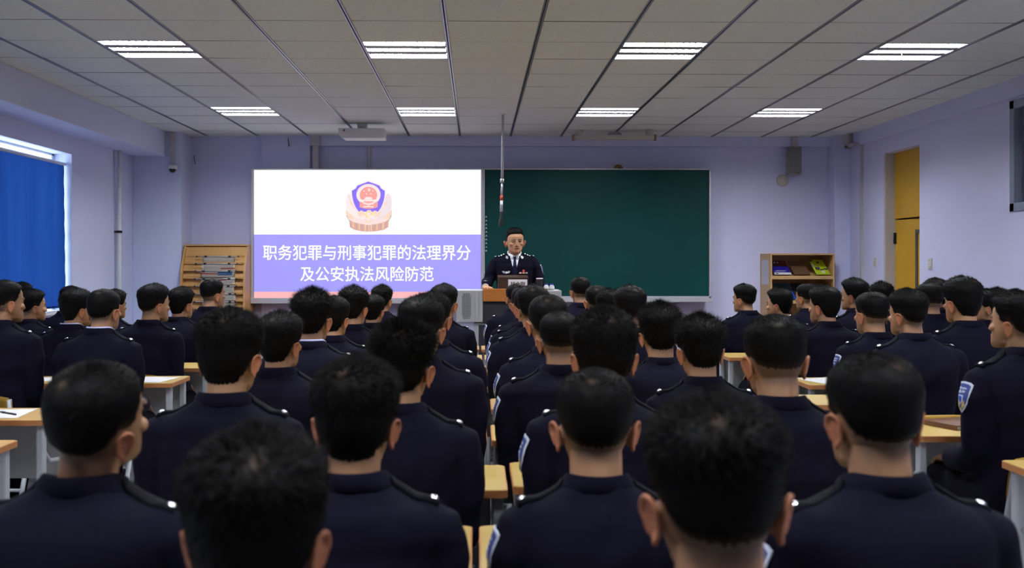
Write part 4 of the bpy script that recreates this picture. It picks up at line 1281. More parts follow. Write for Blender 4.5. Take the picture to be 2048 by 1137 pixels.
def wrap_patch(bvh, o, d, ux, uz, layers, lift=.002):
    """sew flat pieces on cloth: layers = list of (list of polygons (u, v), lift, material index); each piece is subdivided and dropped on the surface"""
    b = bmesh.new()
    o, d, ux, uz = Vector(o), Vector(d).normalized(), Vector(ux), Vector(uz)
    for polys, lf, mi in layers:
        for poly in polys:
            t = bmesh.new()
            vs = [t.verts.new((p[0], p[1], 0)) for p in poly]
            try: t.faces.new(vs)
            except ValueError: t.free(); continue
            bmesh.ops.triangulate(t, faces=t.faces)
            for _ in range(2):
                bmesh.ops.subdivide_edges(t, edges=[e for e in t.edges if e.calc_length() > .012], cuts=1)
                bmesh.ops.triangulate(t, faces=t.faces)
            vm = {}
            for v in t.verts:
                w = o + ux * v.co.x + uz * v.co.y
                h = bvh.ray_cast(w - d * .3, d)
                p = h[0] if h[0] is not None else w
                vm[v] = (b.verts.new(p - d * (lf + lift)), b.verts.new(p + d * .001))
            for f in t.faces:
                nf = b.faces.new([vm[v][0] for v in f.verts]); nf.material_index = mi; nf.smooth = False
            for e in t.edges:
                if len(e.link_faces) == 1:
                    v0, v1 = e.verts
                    nf = b.faces.new((vm[v0][0], vm[v1][0], vm[v1][1], vm[v0][1])); nf.material_index = mi
            t.free()
    return b

def shield(w, h, k=1.0):
    return [(x * w * k / 2, y * h * k / 2) for x, y in ((-1, .82), (-.72, .95), (0, 1.0), (.72, .95), (1, .82), (.98, .1), (.82, -.35), (.5, -.72), (0, -1.0), (-.5, -.72), (-.82, -.35), (-.98, .1))]

def arm_patch(bvh, o, d, ux):
    glyph = []
    tb, (ax, bx, ay, by) = text_bm('警察', 1, .03)
    for f in tb.faces:
        glyph.append([((v.co.x - ax) / (bx - ax) * .046 - .023, (v.co.y - ay) / (by - ay) * .021 + .015) for v in f.verts])
    tb.free()
    wheat = [[(-.018, -.010), (-.022, -.028), (-.010, -.040), (-.006, -.030)], [(.018, -.010), (.022, -.028), (.010, -.040), (.006, -.030)], [(-.006, -.038), (.006, -.038), (.003, -.047), (-.003, -.047)]]
    L = [([shield(.074, .112)], 0, 1), ([shield(.074, .112, .88)], .0012, 0), (wheat, .0024, 2),
         ([[(-.014, .008), (.014, .008), (.013, -.014), (0, -.026), (-.013, -.014)]], .0024, 1), ([[(-.009, .004), (.009, .004), (.008, -.012), (0, -.020), (-.008, -.012)]], .0034, 3)]
    b = wrap_patch(bvh, o, d, ux, (0, 0, 1), L)
    # the two characters, dropped without subdivision
    o, d, ux = Vector(o), Vector(d).normalized(), Vector(ux)
    for g in glyph:
        vs = []
        for u, v in g:
            w = o + ux * u + Vector((0, 0, 1)) * v
            h = bvh.ray_cast(w - d * .3, d); p = h[0] if h[0] is not None else w
            vs.append(b.verts.new(p - d * .0048))
        try:
            f = b.faces.new(vs); f.material_index = 1
        except ValueError: pass
    me = bpy.data.meshes.new('sleeve_patch'); b.to_mesh(me); b.free()
    for k in ('patch_blue', 'patch_white', 'patch_gold', 'mag_cobalt'): me.materials.append(M[k])
    return me

def epaulette_mesh(bvh, s, p0, p1, w=.044, dots=None):
    """stiff board on the shoulder from the collar to the sleeve head; returns board mesh and the surface points"""
    b = bmesh.new(); n = 10; top = []; bot = []; line = []
    p0, p1 = Vector(p0), Vector(p1)
    ax = (p1 - p0); ax.z = 0; ax.normalize(); sd = Vector((-ax.y, ax.x, 0))
    for i in range(n + 1):
        u = i / n; c = p0 + (p1 - p0) * u
        ww = w * (.72 + .28 * u) / 2 * (1 if i > 0 else .6)
        r0 = []; r1 = []
        h0 = bvh.ray_cast(Vector((c.x, c.y, 3)), Vector((0, 0, -1)))[0]; z0 = h0.z if h0 else c.z
        for j in (-1, -.5, 0, .5, 1):
            q = c + sd * ww * j
            h = bvh.ray_cast(Vector((q.x, q.y, 3)), Vector((0, 0, -1)))[0]
            z = (.5 * (h.z if h else z0) + .5 * z0)
            r0.append(b.verts.new((q.x, q.y, z + .0085 - .002 * abs(j)))); r1.append(b.verts.new((q.x, q.y, z - .004)))
        top.append(r0); bot.append(r1); line.append(Vector((c.x, c.y, z0 + .0085)))
    for i in range(n):
        for j in range(4):
            b.faces.new((top[i][j], top[i + 1][j], top[i + 1][j + 1], top[i][j + 1]))
            b.faces.new((bot[i][j + 1], bot[i + 1][j + 1], bot[i + 1][j], bot[i][j]))
        b.faces.new((top[i][0], bot[i][0], bot[i + 1][0], top[i + 1][0])); b.faces.new((top[i + 1][4], bot[i + 1][4], bot[i][4], top[i][4]))
    for r0, r1 in ((top[0], bot[0]), (top[-1], bot[-1])):
        for j in range(4): b.faces.new((r0[j], r0[j + 1], r1[j + 1], r1[j]))
    return mesh_of(b, 'epaulette', M['epaulette'], True), line

def dome_mesh(r, name='button', m='silver', hgt=.5):
    b = bmesh.new(); add_lathe(b, [(r, 0), (r * .95, r * .2 * hgt), (r * .7, r * .75 * hgt), (r * .3, r * hgt), (.0005, r * 1.05 * hgt)], seg=16)
    return mesh_of(b, name, M[m])

# ------------------------------------------------------------------ shared person meshes
HANDPOS = [(1, Matrix.Translation((.128, .212, .633)) @ Matrix.Rotation(math.radians(14), 4, 'Z') @ Matrix.Rotation(math.radians(-9), 4, 'X')),
           (-1, Matrix.Translation((-.128, .212, .633)) @ Matrix.Rotation(math.radians(-14), 4, 'Z') @ Matrix.Rotation(math.radians(-9), 4, 'X'))]
ARMS = [[(s * .10, -.055, .95), (s * .180, -.058, .935), (s * .194, -.056, .80), (s * .192, -.045, .71), (s * .182, .025, .665), (s * .15, .15, .642), (s * .124, .222, .634)] for s in (-1, 1)]
BODY_NEAR = body_base(ZCH, .0030, HANDPOS, ARMS, .60)
BODY_FAR = body_base(ZCH, .0046, HANDPOS, ARMS, .60)
JACKETS = [seated_jacket(3), seated_jacket(21), seated_jacket(34)]
TROUSERS = seated_trousers(); SHOE = shoe_mesh()
JB = bvh_of(JACKETS[0])
EPA = {s: epaulette_mesh(JB, s, (s * .082, -.046, 1.05), (s * .186, -.056, 1.0)) for s in (-1, 1)}
BUTTON = dome_mesh(.0105)
PATCH = arm_patch(JB, (-.262, -.056, .905), (1, 0, 0), (0, -1, 0))
b = bmesh.new(); collar_bm(b, ZCH, top=.027, r0=.0615, w=.004, h=.03, span=140); SHIRTC = mesh_of(b, 'shirt_collar', M['shirt'], True)
HAIRS = {}
def get_hair(style, lod, seed):
    k = (style, lod, seed)
    if k not in HAIRS: HAIRS[k] = hair_mesh(style, (14000, 6000, 2200)[lod], {'crop': 3, 'buzz': 6, 'full': 9, 'spiky': 12, 'crew': 15}[style] + seed, ZCH)
    return HAIRS[k]
BODIES = {}
def get_body(near, yaw, pitch, roll, hs):
    k = (near, round(yaw / 5) * 5, round(pitch / 3) * 3, round(roll / 3) * 3, round(hs / .03) * .03)
    Mh = head_matrix(ZCH, k[1], k[2], k[3], k[4])
    if k not in BODIES:
        BODIES[k] = turned(BODY_NEAR if near else BODY_FAR, ZCH, Mh)
    return BODIES[k], Mh

# ------------------------------------------------------------------ chairs
def chair_meshes():
    P = {}
    b = bmesh.new()
    n = 8; g = []
    for i in range(n + 1):
        x = -.19 + .38 * i / n; row = []
        for j in range(7):
            y = -.17 + .36 * j / 6
            row.append(b.verts.new((x * (1 - .12 * (j == 0) - .06 * (j == 6)), y, .424 + .008 * (x / .19) ** 2 - .010 * max(0, j - 4) / 2)))
        g.append(row)
    for i in range(n):
        for j in range(6): b.faces.new((g[i][j], g[i + 1][j], g[i + 1][j + 1], g[i][j + 1]))
    bmesh.ops.solidify(b, geom=list(b.faces), thickness=.012); P['seat'] = mesh_of(b, 'seat', M['chairwood'], True)
    b = bmesh.new(); g = []
    for i in range(n + 1):
        u = -1 + 2 * i / n; row = []
        for j in range(7):
            v = j / 6
            xx = .185 * u * (1 - .10 * (2 * v - 1) ** 4)
            row.append(b.verts.new((xx, -.245 - .018 * (1 - u * u) - .035 * v, .575 + .182 * v - .012 * abs(u) ** 4)))
        g.append(row)
    for i in range(n):
        for j in range(6): b.faces.new((g[i][j], g[i + 1][j], g[i + 1][j + 1], g[i][j + 1]))
    bmesh.ops.solidify(b, geom=list(b.faces), thickness=.010); P['backrest'] = mesh_of(b, 'backrest', M['chairwood'], True)
    for s in (-1, 1):
        b = bmesh.new(); add_tube(b, [(s * .165, -.270, .735), (s * .168, -.262, .62), (s * .17, -.235, .50), (s * .172, -.20, .43), (s * .173, -.15, .402), (s * .173, .12, .400), (s * .173, .165, .392)], .0125, 12); P['frame%d' % s] = mesh_of(b, 'side_frame', M['steel'])
        b = bmesh.new(); add_tube(b, [(s * .173, -.10, .392), (s * .18, -.18, .2), (s * .185, -.215, .0)], .0125, 12); P['rleg%d' % s] = mesh_of(b, 'leg', M['steel'])
        b = bmesh.new(); add_tube(b, [(s * .173, .155, .395), (s * .178, .175, .2), (s * .183, .195, .0)], .0125, 12); P['fleg%d' % s] = mesh_of(b, 'leg', M['steel'])
    b = bmesh.new(); add_tube(b, [(-.178, -.165, .235), (.178, -.165, .235)], .009, 10); P['bar'] = mesh_of(b, 'crossbar', M['steel'])
    return P
CH = chair_meshes()
def make_chair(x, y, rz, s, label):
    s = min(s, 1.0)
    t = thing('classroom_chair', label, 'chair', (x, y, 0), rz, 'plywood classroom chairs', s)
    inst('seat', CH['seat'], t); inst('backrest', CH['backrest'], t)
    for q in (-1, 1):
        inst('side_frame', CH['frame%d' % q], t); inst('leg', CH['rleg%d' % q], t); inst('leg', CH['fleg%d' % q], t)
    inst('crossbar', CH['bar'], t)
    return t

# ------------------------------------------------------------------ people table
# key, head centre px, hair top py, depth, hair width px, head yaw (+ = towards the window), pitch, style, flags, label
PEOPLE = []
def add_person(key, px, top, d, w, yaw, style, label, pitch=0, roll=0, body=0, flags='', hs=None, x=None, s=None):
    PEOPLE.append(dict(key=key, px=px, top=top, d=d, w=w, yaw=yaw, style=style, label=label, pitch=pitch, roll=roll, body=body, flags=flags, hs=hs, x=x, s=s))
# last rows (closest to the camera)
add_person('A1', 514, 856, 1.36, 272, 0, 'full', 'person with tall glossy swept hair and wide ears, last row, window side of the aisle', pitch=2)
add_person('A2', 1432, 786, 1.36, 267, 1, 'crew', 'person with dense bristly hair and both ears out, last row, door side of the aisle')
add_person('B1', 184, 716, 1.98, 183, -22, 'buzz', 'person tilting a round cropped head towards the slide, broad purple-tinged back, second last row', pitch=14, roll=12, body=-3, flags='w')
add_person('B2', 710, 714, 2.16, 166, -7, 'full', 'person with smooth layered hair, second last row, window side of the aisle')
add_person('B3', 1190, 736, 2.26, 158, 1, 'buzz', 'person with pale crown whorl and square shoulders, second last row, door side of the aisle')
add_person('B4', 1750, 706, 1.93, 186, 9, 'buzz', 'person with large close-cropped head and wrinkled broad back, second last row, door end', body=2)
add_person('C1', 455, 615, 3.04, 127, -8, 'full', 'tall upright person with bare crown spot, seventh row, window end of the middle block')
add_person('C2', 803, 640, 3.04, 116, -10, 'spiky', 'person with tousled spiky whorl, seventh row, window side of the aisle', pitch=4)
add_person('C3', 1208, 618, 3.06, 124, 0, 'full', 'person with wide black hair and pink ears, seventh row, door side of the aisle', pitch=2)
add_person('C4', 1552, 630, 3.04, 120, 3, 'crop', 'person with faded square haircut, seventh row, door end of the middle block')
# sixth and fifth rows of the middle block
add_person('M1', 557, 620, 3.9, 88, -20, 'full', 'person with rounded heavy hair turned to the slide, sixth row, window end', pitch=3)
add_person('M7', 840, 588, 3.9, 88, -8, 'crew', 'person with soft brown whorl just behind another head, sixth row, window side of the aisle')
add_person('R5', 1118, 620, 3.95, 79, 2, 'crop', 'person with bluish cropped crown and left shoulder badge, sixth row, door side of the aisle', flags='p')
add_person('S6', 1402, 630, 3.9, 88, 6, 'spiky', 'person with ruffled top hair, sixth row, door end of the middle block')
add_person('M2', 622, 577, 4.76, 76, -12, 'spiky', 'person with flat brush-top haircut and pale shirt edge, fifth row, window end', flags='c')
add_person('P5', 863, 581, 4.76, 70, -10, 'crew', 'person mostly hidden behind a brown whorled head, fifth row, window side of the aisle')
add_person('R4', 1097, 590, 4.76, 78, 4, 'buzz', 'person with round brownish cropped head, fifth row, door side of the aisle', flags='p', pitch=4)
add_person('S5', 1320, 605, 4.76, 79, 2, 'spiky', 'person with upright flat-top hair and both ears out, fifth row, door end')
# fourth to first rows of the middle block
add_person('M3', 665, 590, 5.62, 62, -16, 'full', 'person showing one ear behind a brush-top head, fourth row, window end')
add_person('R3', 1067, 569, 5.62, 62, 6, 'crew', 'person with big dark rounded head before the name card, fourth row, aisle', flags='p')
add_person('S4', 1261, 570, 5.62, 62, 4, 'crew', 'person with thick square black hair, fourth row, door end')
add_person('M4', 704, 570, 6.48, 57, -14, 'spiky', 'person with jagged spiky hair against the salmon band, third row, window end')
add_person('R2', 1054, 576, 6.48, 50, 6, 'crop', 'person whose shoulder alone shows, third row, door side of the aisle', flags='p')
add_person('S3', 1217, 577, 6.48, 46, 0, 'spiky', 'person with grey-tinged ruffled hair, third row, door end')
add_person('M5', 745, 588, 7.34, 42, -16, 'full', 'short person with low dark head, second row, window end of the middle block')
add_person('M8', 885, 567, 7.34, 52, -14, 'crew', 'person with combed glossy hair beside the grey speaker panel, second row')
add_person('R1', 1048, 573, 7.34, 47, 8, 'crop', 'person with thin faded haircut, second row, door side of the aisle', flags='p')
add_person('S2', 1193, 571, 7.34, 44, 4, 'crop', 'person with bowed cropped head, second row, door end', pitch=5)
add_person('M6', 762, 569, 8.2, 38, -14, 'spiky', 'person with pale crown star, first row under the slide, window end')
add_person('R0', 1032, 567, 8.2, 36, 8, 'crop', 'person directly below the name card, first row, door side of the aisle', flags='p')
add_person('S1', 1162, 553, 8.2, 37, 8, 'crop', 'upright person with faded neck below the chalkboard, first row, door end')
# window block
add_person('L1', 206, 577, 5.72, 64, -16, 'buzz', 'person with round head and lilac shirt edge, window block, desk with white paper', flags='c', body=-4)
add_person('L7', 5, 560, 5.72, 68, -34, 'crop', 'person cut off by the picture edge before the blue blind, window block', body=-5)
add_person('L2', 303, 566, 6.75, 60, -38, 'crew', 'tall person with thick hair turned towards the slide, window block, before the pale corner column', body=-8)
add_person('L5', 148, 576, 6.76, 60, -34, 'full', 'person with violet shirt edge showing over the collar, window block', flags='c', body=-6)
add_person('L8', 61, 578, 7.3, 50, -42, 'crew', 'person in profile against the lower part of the blue blind, window block', body=-8)
add_person('L6', 226, 577, 7.62, 46, -30, 'full', 'person half hidden behind a round head, window block, before the heating pipe', body=-6)
add_person('L3', 360, 573, 7.6, 49, -28, 'full', 'person with parted glossy hair just beside the newspaper rack, window block', body=-6)
add_person('L4', 421, 557, 8.5, 47, -36, 'crop', 'person in front of the newspaper rack shown in half profile', body=-8)
add_person('LB', 141, 570, 8.0, 42, -20, 'crop', 'person with sunlit hair edge beside the window jamb, window block', body=-6)
add_person('L9', 40, 563, 8.35, 42, -30, 'crew', 'person with only a dark hair tip above others, before the blue blind', body=-6)
add_person('LX', -120, 610, 4.42, 95, -20, 'crew', 'person off the picture edge with dark knees under the desk with the pen', x=-2.29)
# door block
add_person('T1', 1492, 568, 8.35, 44, 40, 'crew', 'person in profile below the chalkboard corner, door block, first row', flags='p', body=8)
add_person('T2', 1562, 575, 7.4, 48, 48, 'full', 'person with swept hair before the magazine shelf in profile, door block', body=10)
add_person('T3', 1615, 567, 8.35, 42, 30, 'crop', 'person between two heads before the magazine shelf, door block, first row', body=8)
add_person('T4', 1652, 571, 6.6, 60, 34, 'full', 'person with thick swept hair hiding the magazine shelf foot, door block', flags='p', body=8)
add_person('T5', 1712, 555, 7.4, 50, 44, 'full', 'tall person in clear profile left of the yellow door, door block', flags='p', body=9)
add_person('T6', 1764, 563, 8.35, 44, 20, 'spiky', 'person whose hair tops the faded head before the door jamb', body=8)
add_person('T7', 1746, 583, 5.76, 65, 14, 'crop', 'person with round faded head and bright sleeve badge, door block', flags='p', body=5)
add_person('T8', 1819, 576, 4.95, 73, 26, 'crew', 'person with side-swept hair and wide back below the yellow door', body=5)
add_person('T9', 1859, 564, 6.6, 48, 14, 'crop', 'person with faded neck to the right of the yellow door, door block', body=6)
add_person('TA', 1872, 555, 7.6, 43, 10, 'full', 'person peeking over a faded neck right of the yellow door', body=6)
add_person('TB', 1927, 553, 5.76, 72, 16, 'full', 'person with long rounded hair and the broadest back, door block', body=4)
add_person('TC', 1978, 577, 6.85, 46, 58, 'full', 'person looking sharply aside in profile, door block wall side', body=10)
add_person('TD', 1997, 575, 7.75, 42, 40, 'spiky', 'person with only ruffled hair showing by the door wall', body=8)
add_person('TE', 2034, 580, 3.95, 88, 30, 'crew', 'person with large profile and sleeve badge at the door-side picture edge', flags='p', body=6, pitch=2)

def build_person(P, k):
    z = CAMZ - (P['top'] - HZ) * P['d'] / F
    hp = W(P['px'], P['top'], P['d'])
    x = P['x'] if P['x'] is not None else hp.x
    rel = math.radians(P['yaw']) + math.atan2(x, P['d'])
    th, sd = STYLES[P['style']][0], STYLES[P['style']][1]
    wid = math.hypot((.154 + 2 * sd) * math.cos(rel), (.197 + sd) * math.sin(rel))
    s, hs = 1.0, 1.0
    for _ in range(3):
        s = max(.88, min(1.06, z / (ZCH + .01 + (.215 + th + .3 * STYLES[P['style']][2]) * hs)))
        hs = max(.88, min(1.08, P['w'] * P['d'] / F / (wid * s)))
    near = P['d'] < 3.3
    body, Mh = get_body(near, P['yaw'] - P['body'], P['pitch'], P['roll'], hs)
    rz = math.radians(P['body'])
    t = thing('person', P['label'], 'person', (x, P['d'], 0), rz, 'seated uniformed cadets', s)
    inst('body', body, t)
    h = inst('hair', get_hair(P['style'], 0 if P['d'] < 3.3 else (1 if P['d'] < 5.2 else 2), k % 2), t)
    h.matrix_local = Mh
    inst('jacket', JACKETS[k % 3], t); inst('trousers', TROUSERS, t)
    for q in (-1, 1):
        o = inst('shoe', SHOE, t); o.location = (q * .105, .30, 0); o.rotation_euler = (0, 0, -q * .12)
    e = {}
    for q in (-1, 1):
        o = inst('epaulette', EPA[q][0], t)
        bt = inst('button', BUTTON, o); bt.location = EPA[q][1][-2] + Vector((0, 0, -.001)); bt.rotation_euler = (0, q * .35, 0)
    if 'c' in P['flags']: inst('shirt_collar', SHIRTC, t)
    if P['px'] > 953 or 'p' in P['flags']: inst('sleeve_patch', PATCH, t)
    if 'g' in P['flags']:
        b = bmesh.new()
        for q in (-1, 1):
            add_tube(b, [(q * .079, -.004, ZCH + .105), (q * .079, .05, ZCH + .116), (q * .074, .098, ZCH + .116)], .0016, 8)
            ring = [(q * .034 + .026 * math.cos(a), .104, ZCH + .112 + .019 * math.sin(a)) for a in [2 * PI * i / 20 for i in range(21)]]
            add_tube(b, ring, .0013, 6)
        add_tube(b, [(-.008, .112, ZCH + .116), (.008, .112, ZCH + .116)], .0013, 6)
        o = obj('glasses', b, M['black_metal'], t); o.matrix_local = Mh
    return t, x, s

# ------------------------------------------------------------------ desks
def desk_meshes():
    P = {}
    b = bmesh.new()
    def rr(w, h, r=.022, n=5):
        pts = []
        for cx, cy, a0 in ((w - r, h - r, 0), (r, h - r, 90), (r, r, 180), (w - r, r, 270)):
            for i in range(n + 1):
                a = math.radians(a0 + 90 * i / n); pts.append((cx + r * math.cos(a), cy + r * math.sin(a)))
        return pts
    add_prism(b, rr(1.07, .40), (-.535, 0, .7285), (1, 0, 0), (0, 1, 0), (0, 0, 1), .0215); P['top'] = mesh_of(b, 'tabletop', M['desk_top'])
    b = bmesh.new()
    o_ = rr(1.078, .408); i_ = rr(1.069, .399)
    n = len(o_)
    vo = [[b.verts.new((p[0] - .539, p[1] - .004, z)) for p in o_] for z in (.7255, .7485)]
    vi = [[b.verts.new((p[0] - .5345, p[1] + .0005, z)) for p in i_] for z in (.7255, .7485)]
    for k in range(n):
        k2 = (k + 1) % n
        b.faces.new((vo[0][k], vo[0][k2], vo[1][k2], vo[1][k])); b.faces.new((vi[0][k2], vi[0][k], vi[1][k], vi[1][k2]))
        b.faces.new((vo[1][k], vo[1][k2], vi[1][k2], vi[1][k])); b.faces.new((vo[0][k2], vo[0][k], vi[0][k], vi[0][k2]))
    P['edge'] = mesh_of(b, 'edge_band', M['desk_edge'])
    for s in (-1, 1):
        for nm, y in (('near', .055), ('far', .335)):
            b = bmesh.new(); add_box(b, (s * .508 - .016, y - .022, 0), (s * .508 + .016, y + .022, .726), .006); P['leg%d%s' % (s, nm)] = mesh_of(b, 'leg', M['steel'])
        b = bmesh.new(); add_tube(b, [(s * .508, .055, .215), (s * .508, .20, .215), (s * .508, .335, .215)], .013, 12); P['rail%d' % s] = mesh_of(b, 'side_rail', M['steel']); b = bmesh.new(); add_tube(b, [(s * .500, .06, .70), (s * .500, .09, .60), (s * .500, .16, .54), (s * .500, .33, .52)], .010, 10); P['brace%d' % s] = mesh_of(b, 'curved_brace', M['steel'])
    b = bmesh.new(); add_box(b, (-.49, .345, .42), (.49, .357, .715), .003); P['panel'] = mesh_of(b, 'modesty_panel', M['podium_grey'])
    b = bmesh.new(); add_box(b, (-.49, .36, .10), (.49, .375, .13), .003); P['stretcher'] = mesh_of(b, 'stretcher', M['steel'])
    return P
DK = desk_meshes()
DK2 = DK['top'].copy(); DK2.materials.clear(); DK2.materials.append(M['desk_top2'])
def make_desk(x0, near, label, alt=False, w=1.078, panel=True):
    t = thing('school_desk', label, 'desk', (x0 + w / 2, near, 0), 0, 'two-seat classroom desks')
    inst('tabletop', DK2 if alt else DK['top'], t); inst('edge_band', DK['edge'], t)
    for s in (-1, 1):
        for nm in ('near', 'far'): inst('leg', DK['leg%d%s' % (s, nm)], t)
        inst('side_rail', DK['rail%d' % s], t); inst('curved_brace', DK['brace%d' % s], t)
    if panel: inst('modesty_panel', DK['panel'], t)
    inst('stretcher', DK['stretcher'], t)
    return t
ORD = ['first', 'second', 'third', 'fourth', 'fifth', 'sixth', 'seventh', 'eighth']
DXR = [0, 0, 0, 0, 0, 0, 0, -.05]
rows = [8.42, 7.54, 6.70, 5.84, 4.97, 4.10, 3.20, 2.37]
for k, y in enumerate(rows):
    dx = [0, .02, .0, -.03, .03, .02, .075, -.033][k]
    make_desk(.022 + dx - 1.078, y, 'yellow two-seat desk, %s row from the lectern, window side of the middle aisle gap' % ORD[k], k in (0, 3, 5))
    make_desk(.040 + dx, y + [.0, .0, .0, -.03, .0, .0, .05, .0][k], 'yellow two-seat desk, %s row from the lectern, door side of the middle aisle gap' % ORD[k], k in (2, 4))
WB = [(8.76, -1.78, 'closest to the newspaper rack'), (7.83, -1.78, 'in the second row'), (6.95, -1.79, 'in the third row'), (6.08, -1.775, 'with a white paper on its corner'), (4.66, -1.93, 'with a pen on white paper'), (3.74, -1.81, 'cut by the picture edge')]
for y, xr, lab in WB:
    make_desk(xr - 1.078, y, 'yellow desk of the window block %s' % lab, y < 5, panel=(y > 4))
DBK = [(8.66, 1.86, 'in the first row below the chalkboard corner'), (7.68, 1.87, 'in the second row with visible grey legs'), (5.93, 1.91, 'in the third visible row with a white paper'), (5.10, 1.66, 'with a wide orange edge behind the tall square-cut head'), (4.17, 1.79, 'with a brown notebook'), (3.26, 1.86, 'in the last row at the picture edge')]
for y, xl, lab in DBK:
    make_desk(xl, y, 'yellow desk of the door block %s' % lab, y in (6.03,))

SHORT = {}
for k, P in enumerate(PEOPLE):
    t, x, s = build_person(P, k)
    lab = P['label'].replace('person with', 'one with').split(',')[0]
    words_ = ('amber plywood chair under the ' + P['label']).replace(',', '').split()
    make_chair(x, P['d'] + .05, math.radians(P['body']), s, ' '.join(words_[:16]))

# ------------------------------------------------------------------ small things on desks
ZT = .7505
def sheet(px, py, d, w, h, rz, lab):
    p = W(px, py, d); b = bmesh.new(); add_box(b, (-w / 2, -h / 2, 0), (w / 2, h / 2, .0012))
    o = obj('paper_sheet', b, M['paper']); o.location = (p.x, d, ZT); o.rotation_euler = (0, 0, rz)
    tag(o, lab, 'paper', 'papers on the desks'); return p
p = sheet(8, 826, 4.86, .21, .29, .1, 'white paper under a dark pen on the window-side desk')
t = thing('pen', 'dark pen lying on the white paper of the window-side desk', 'pen', (p.x + .03, 4.84, ZT + .0055), .9)
b = bmesh.new(); add_tube(b, [(0, -.065, 0), (0, .03, 0)], .0042, 10); obj('barrel', b, M['dark'], t)
b = bmesh.new(); add_tube(b, [(0, .03, 0), (0, .07, 0)], .0047, 10); obj('cap', b, M['black_metal'], t)
sheet(306, 756, 6.27, .21, .29, -.15, 'white paper on the corner of the window block desk')
sheet(104, 753, 6.30, .20, .22, .2, 'white paper with dark writing on the window block desk')
sheet(1652, 757, 6.14, .21, .29, .3, 'white paper on a door block desk before the sleeve badge')
sheet(1930, 793, 5.32, .21, .26, -.1, 'white paper beside the sleeve badge at the door-side edge')
def book(px, py, d, w, h, th, rz, m, lab):
    p = W(px, py, d)
    t = thing('notebook', lab, 'notebook', (p.x, d, ZT), rz)
    b = bmesh.new(); add_box(b, (-w / 2, -h / 2, 0), (w / 2, h / 2, .003), .001); add_box(b, (-w / 2, -h / 2, th - .003), (w / 2, h / 2, th), .001); add_box(b, (-w / 2, -h / 2, 0), (-w / 2 + .004, h / 2, th), .001); obj('cover', b, m, t)
    b = bmesh.new(); add_box(b, (-w / 2 + .004, -h / 2 + .004, .003), (w / 2 - .004, h / 2 - .004, th - .003)); obj('pages', b, M['paper'], t)
book(1917, 850, 4.43, .22, .20, .02, .35, M['brown_leather'], 'brown covered notebook on the door block desk at the picture edge')

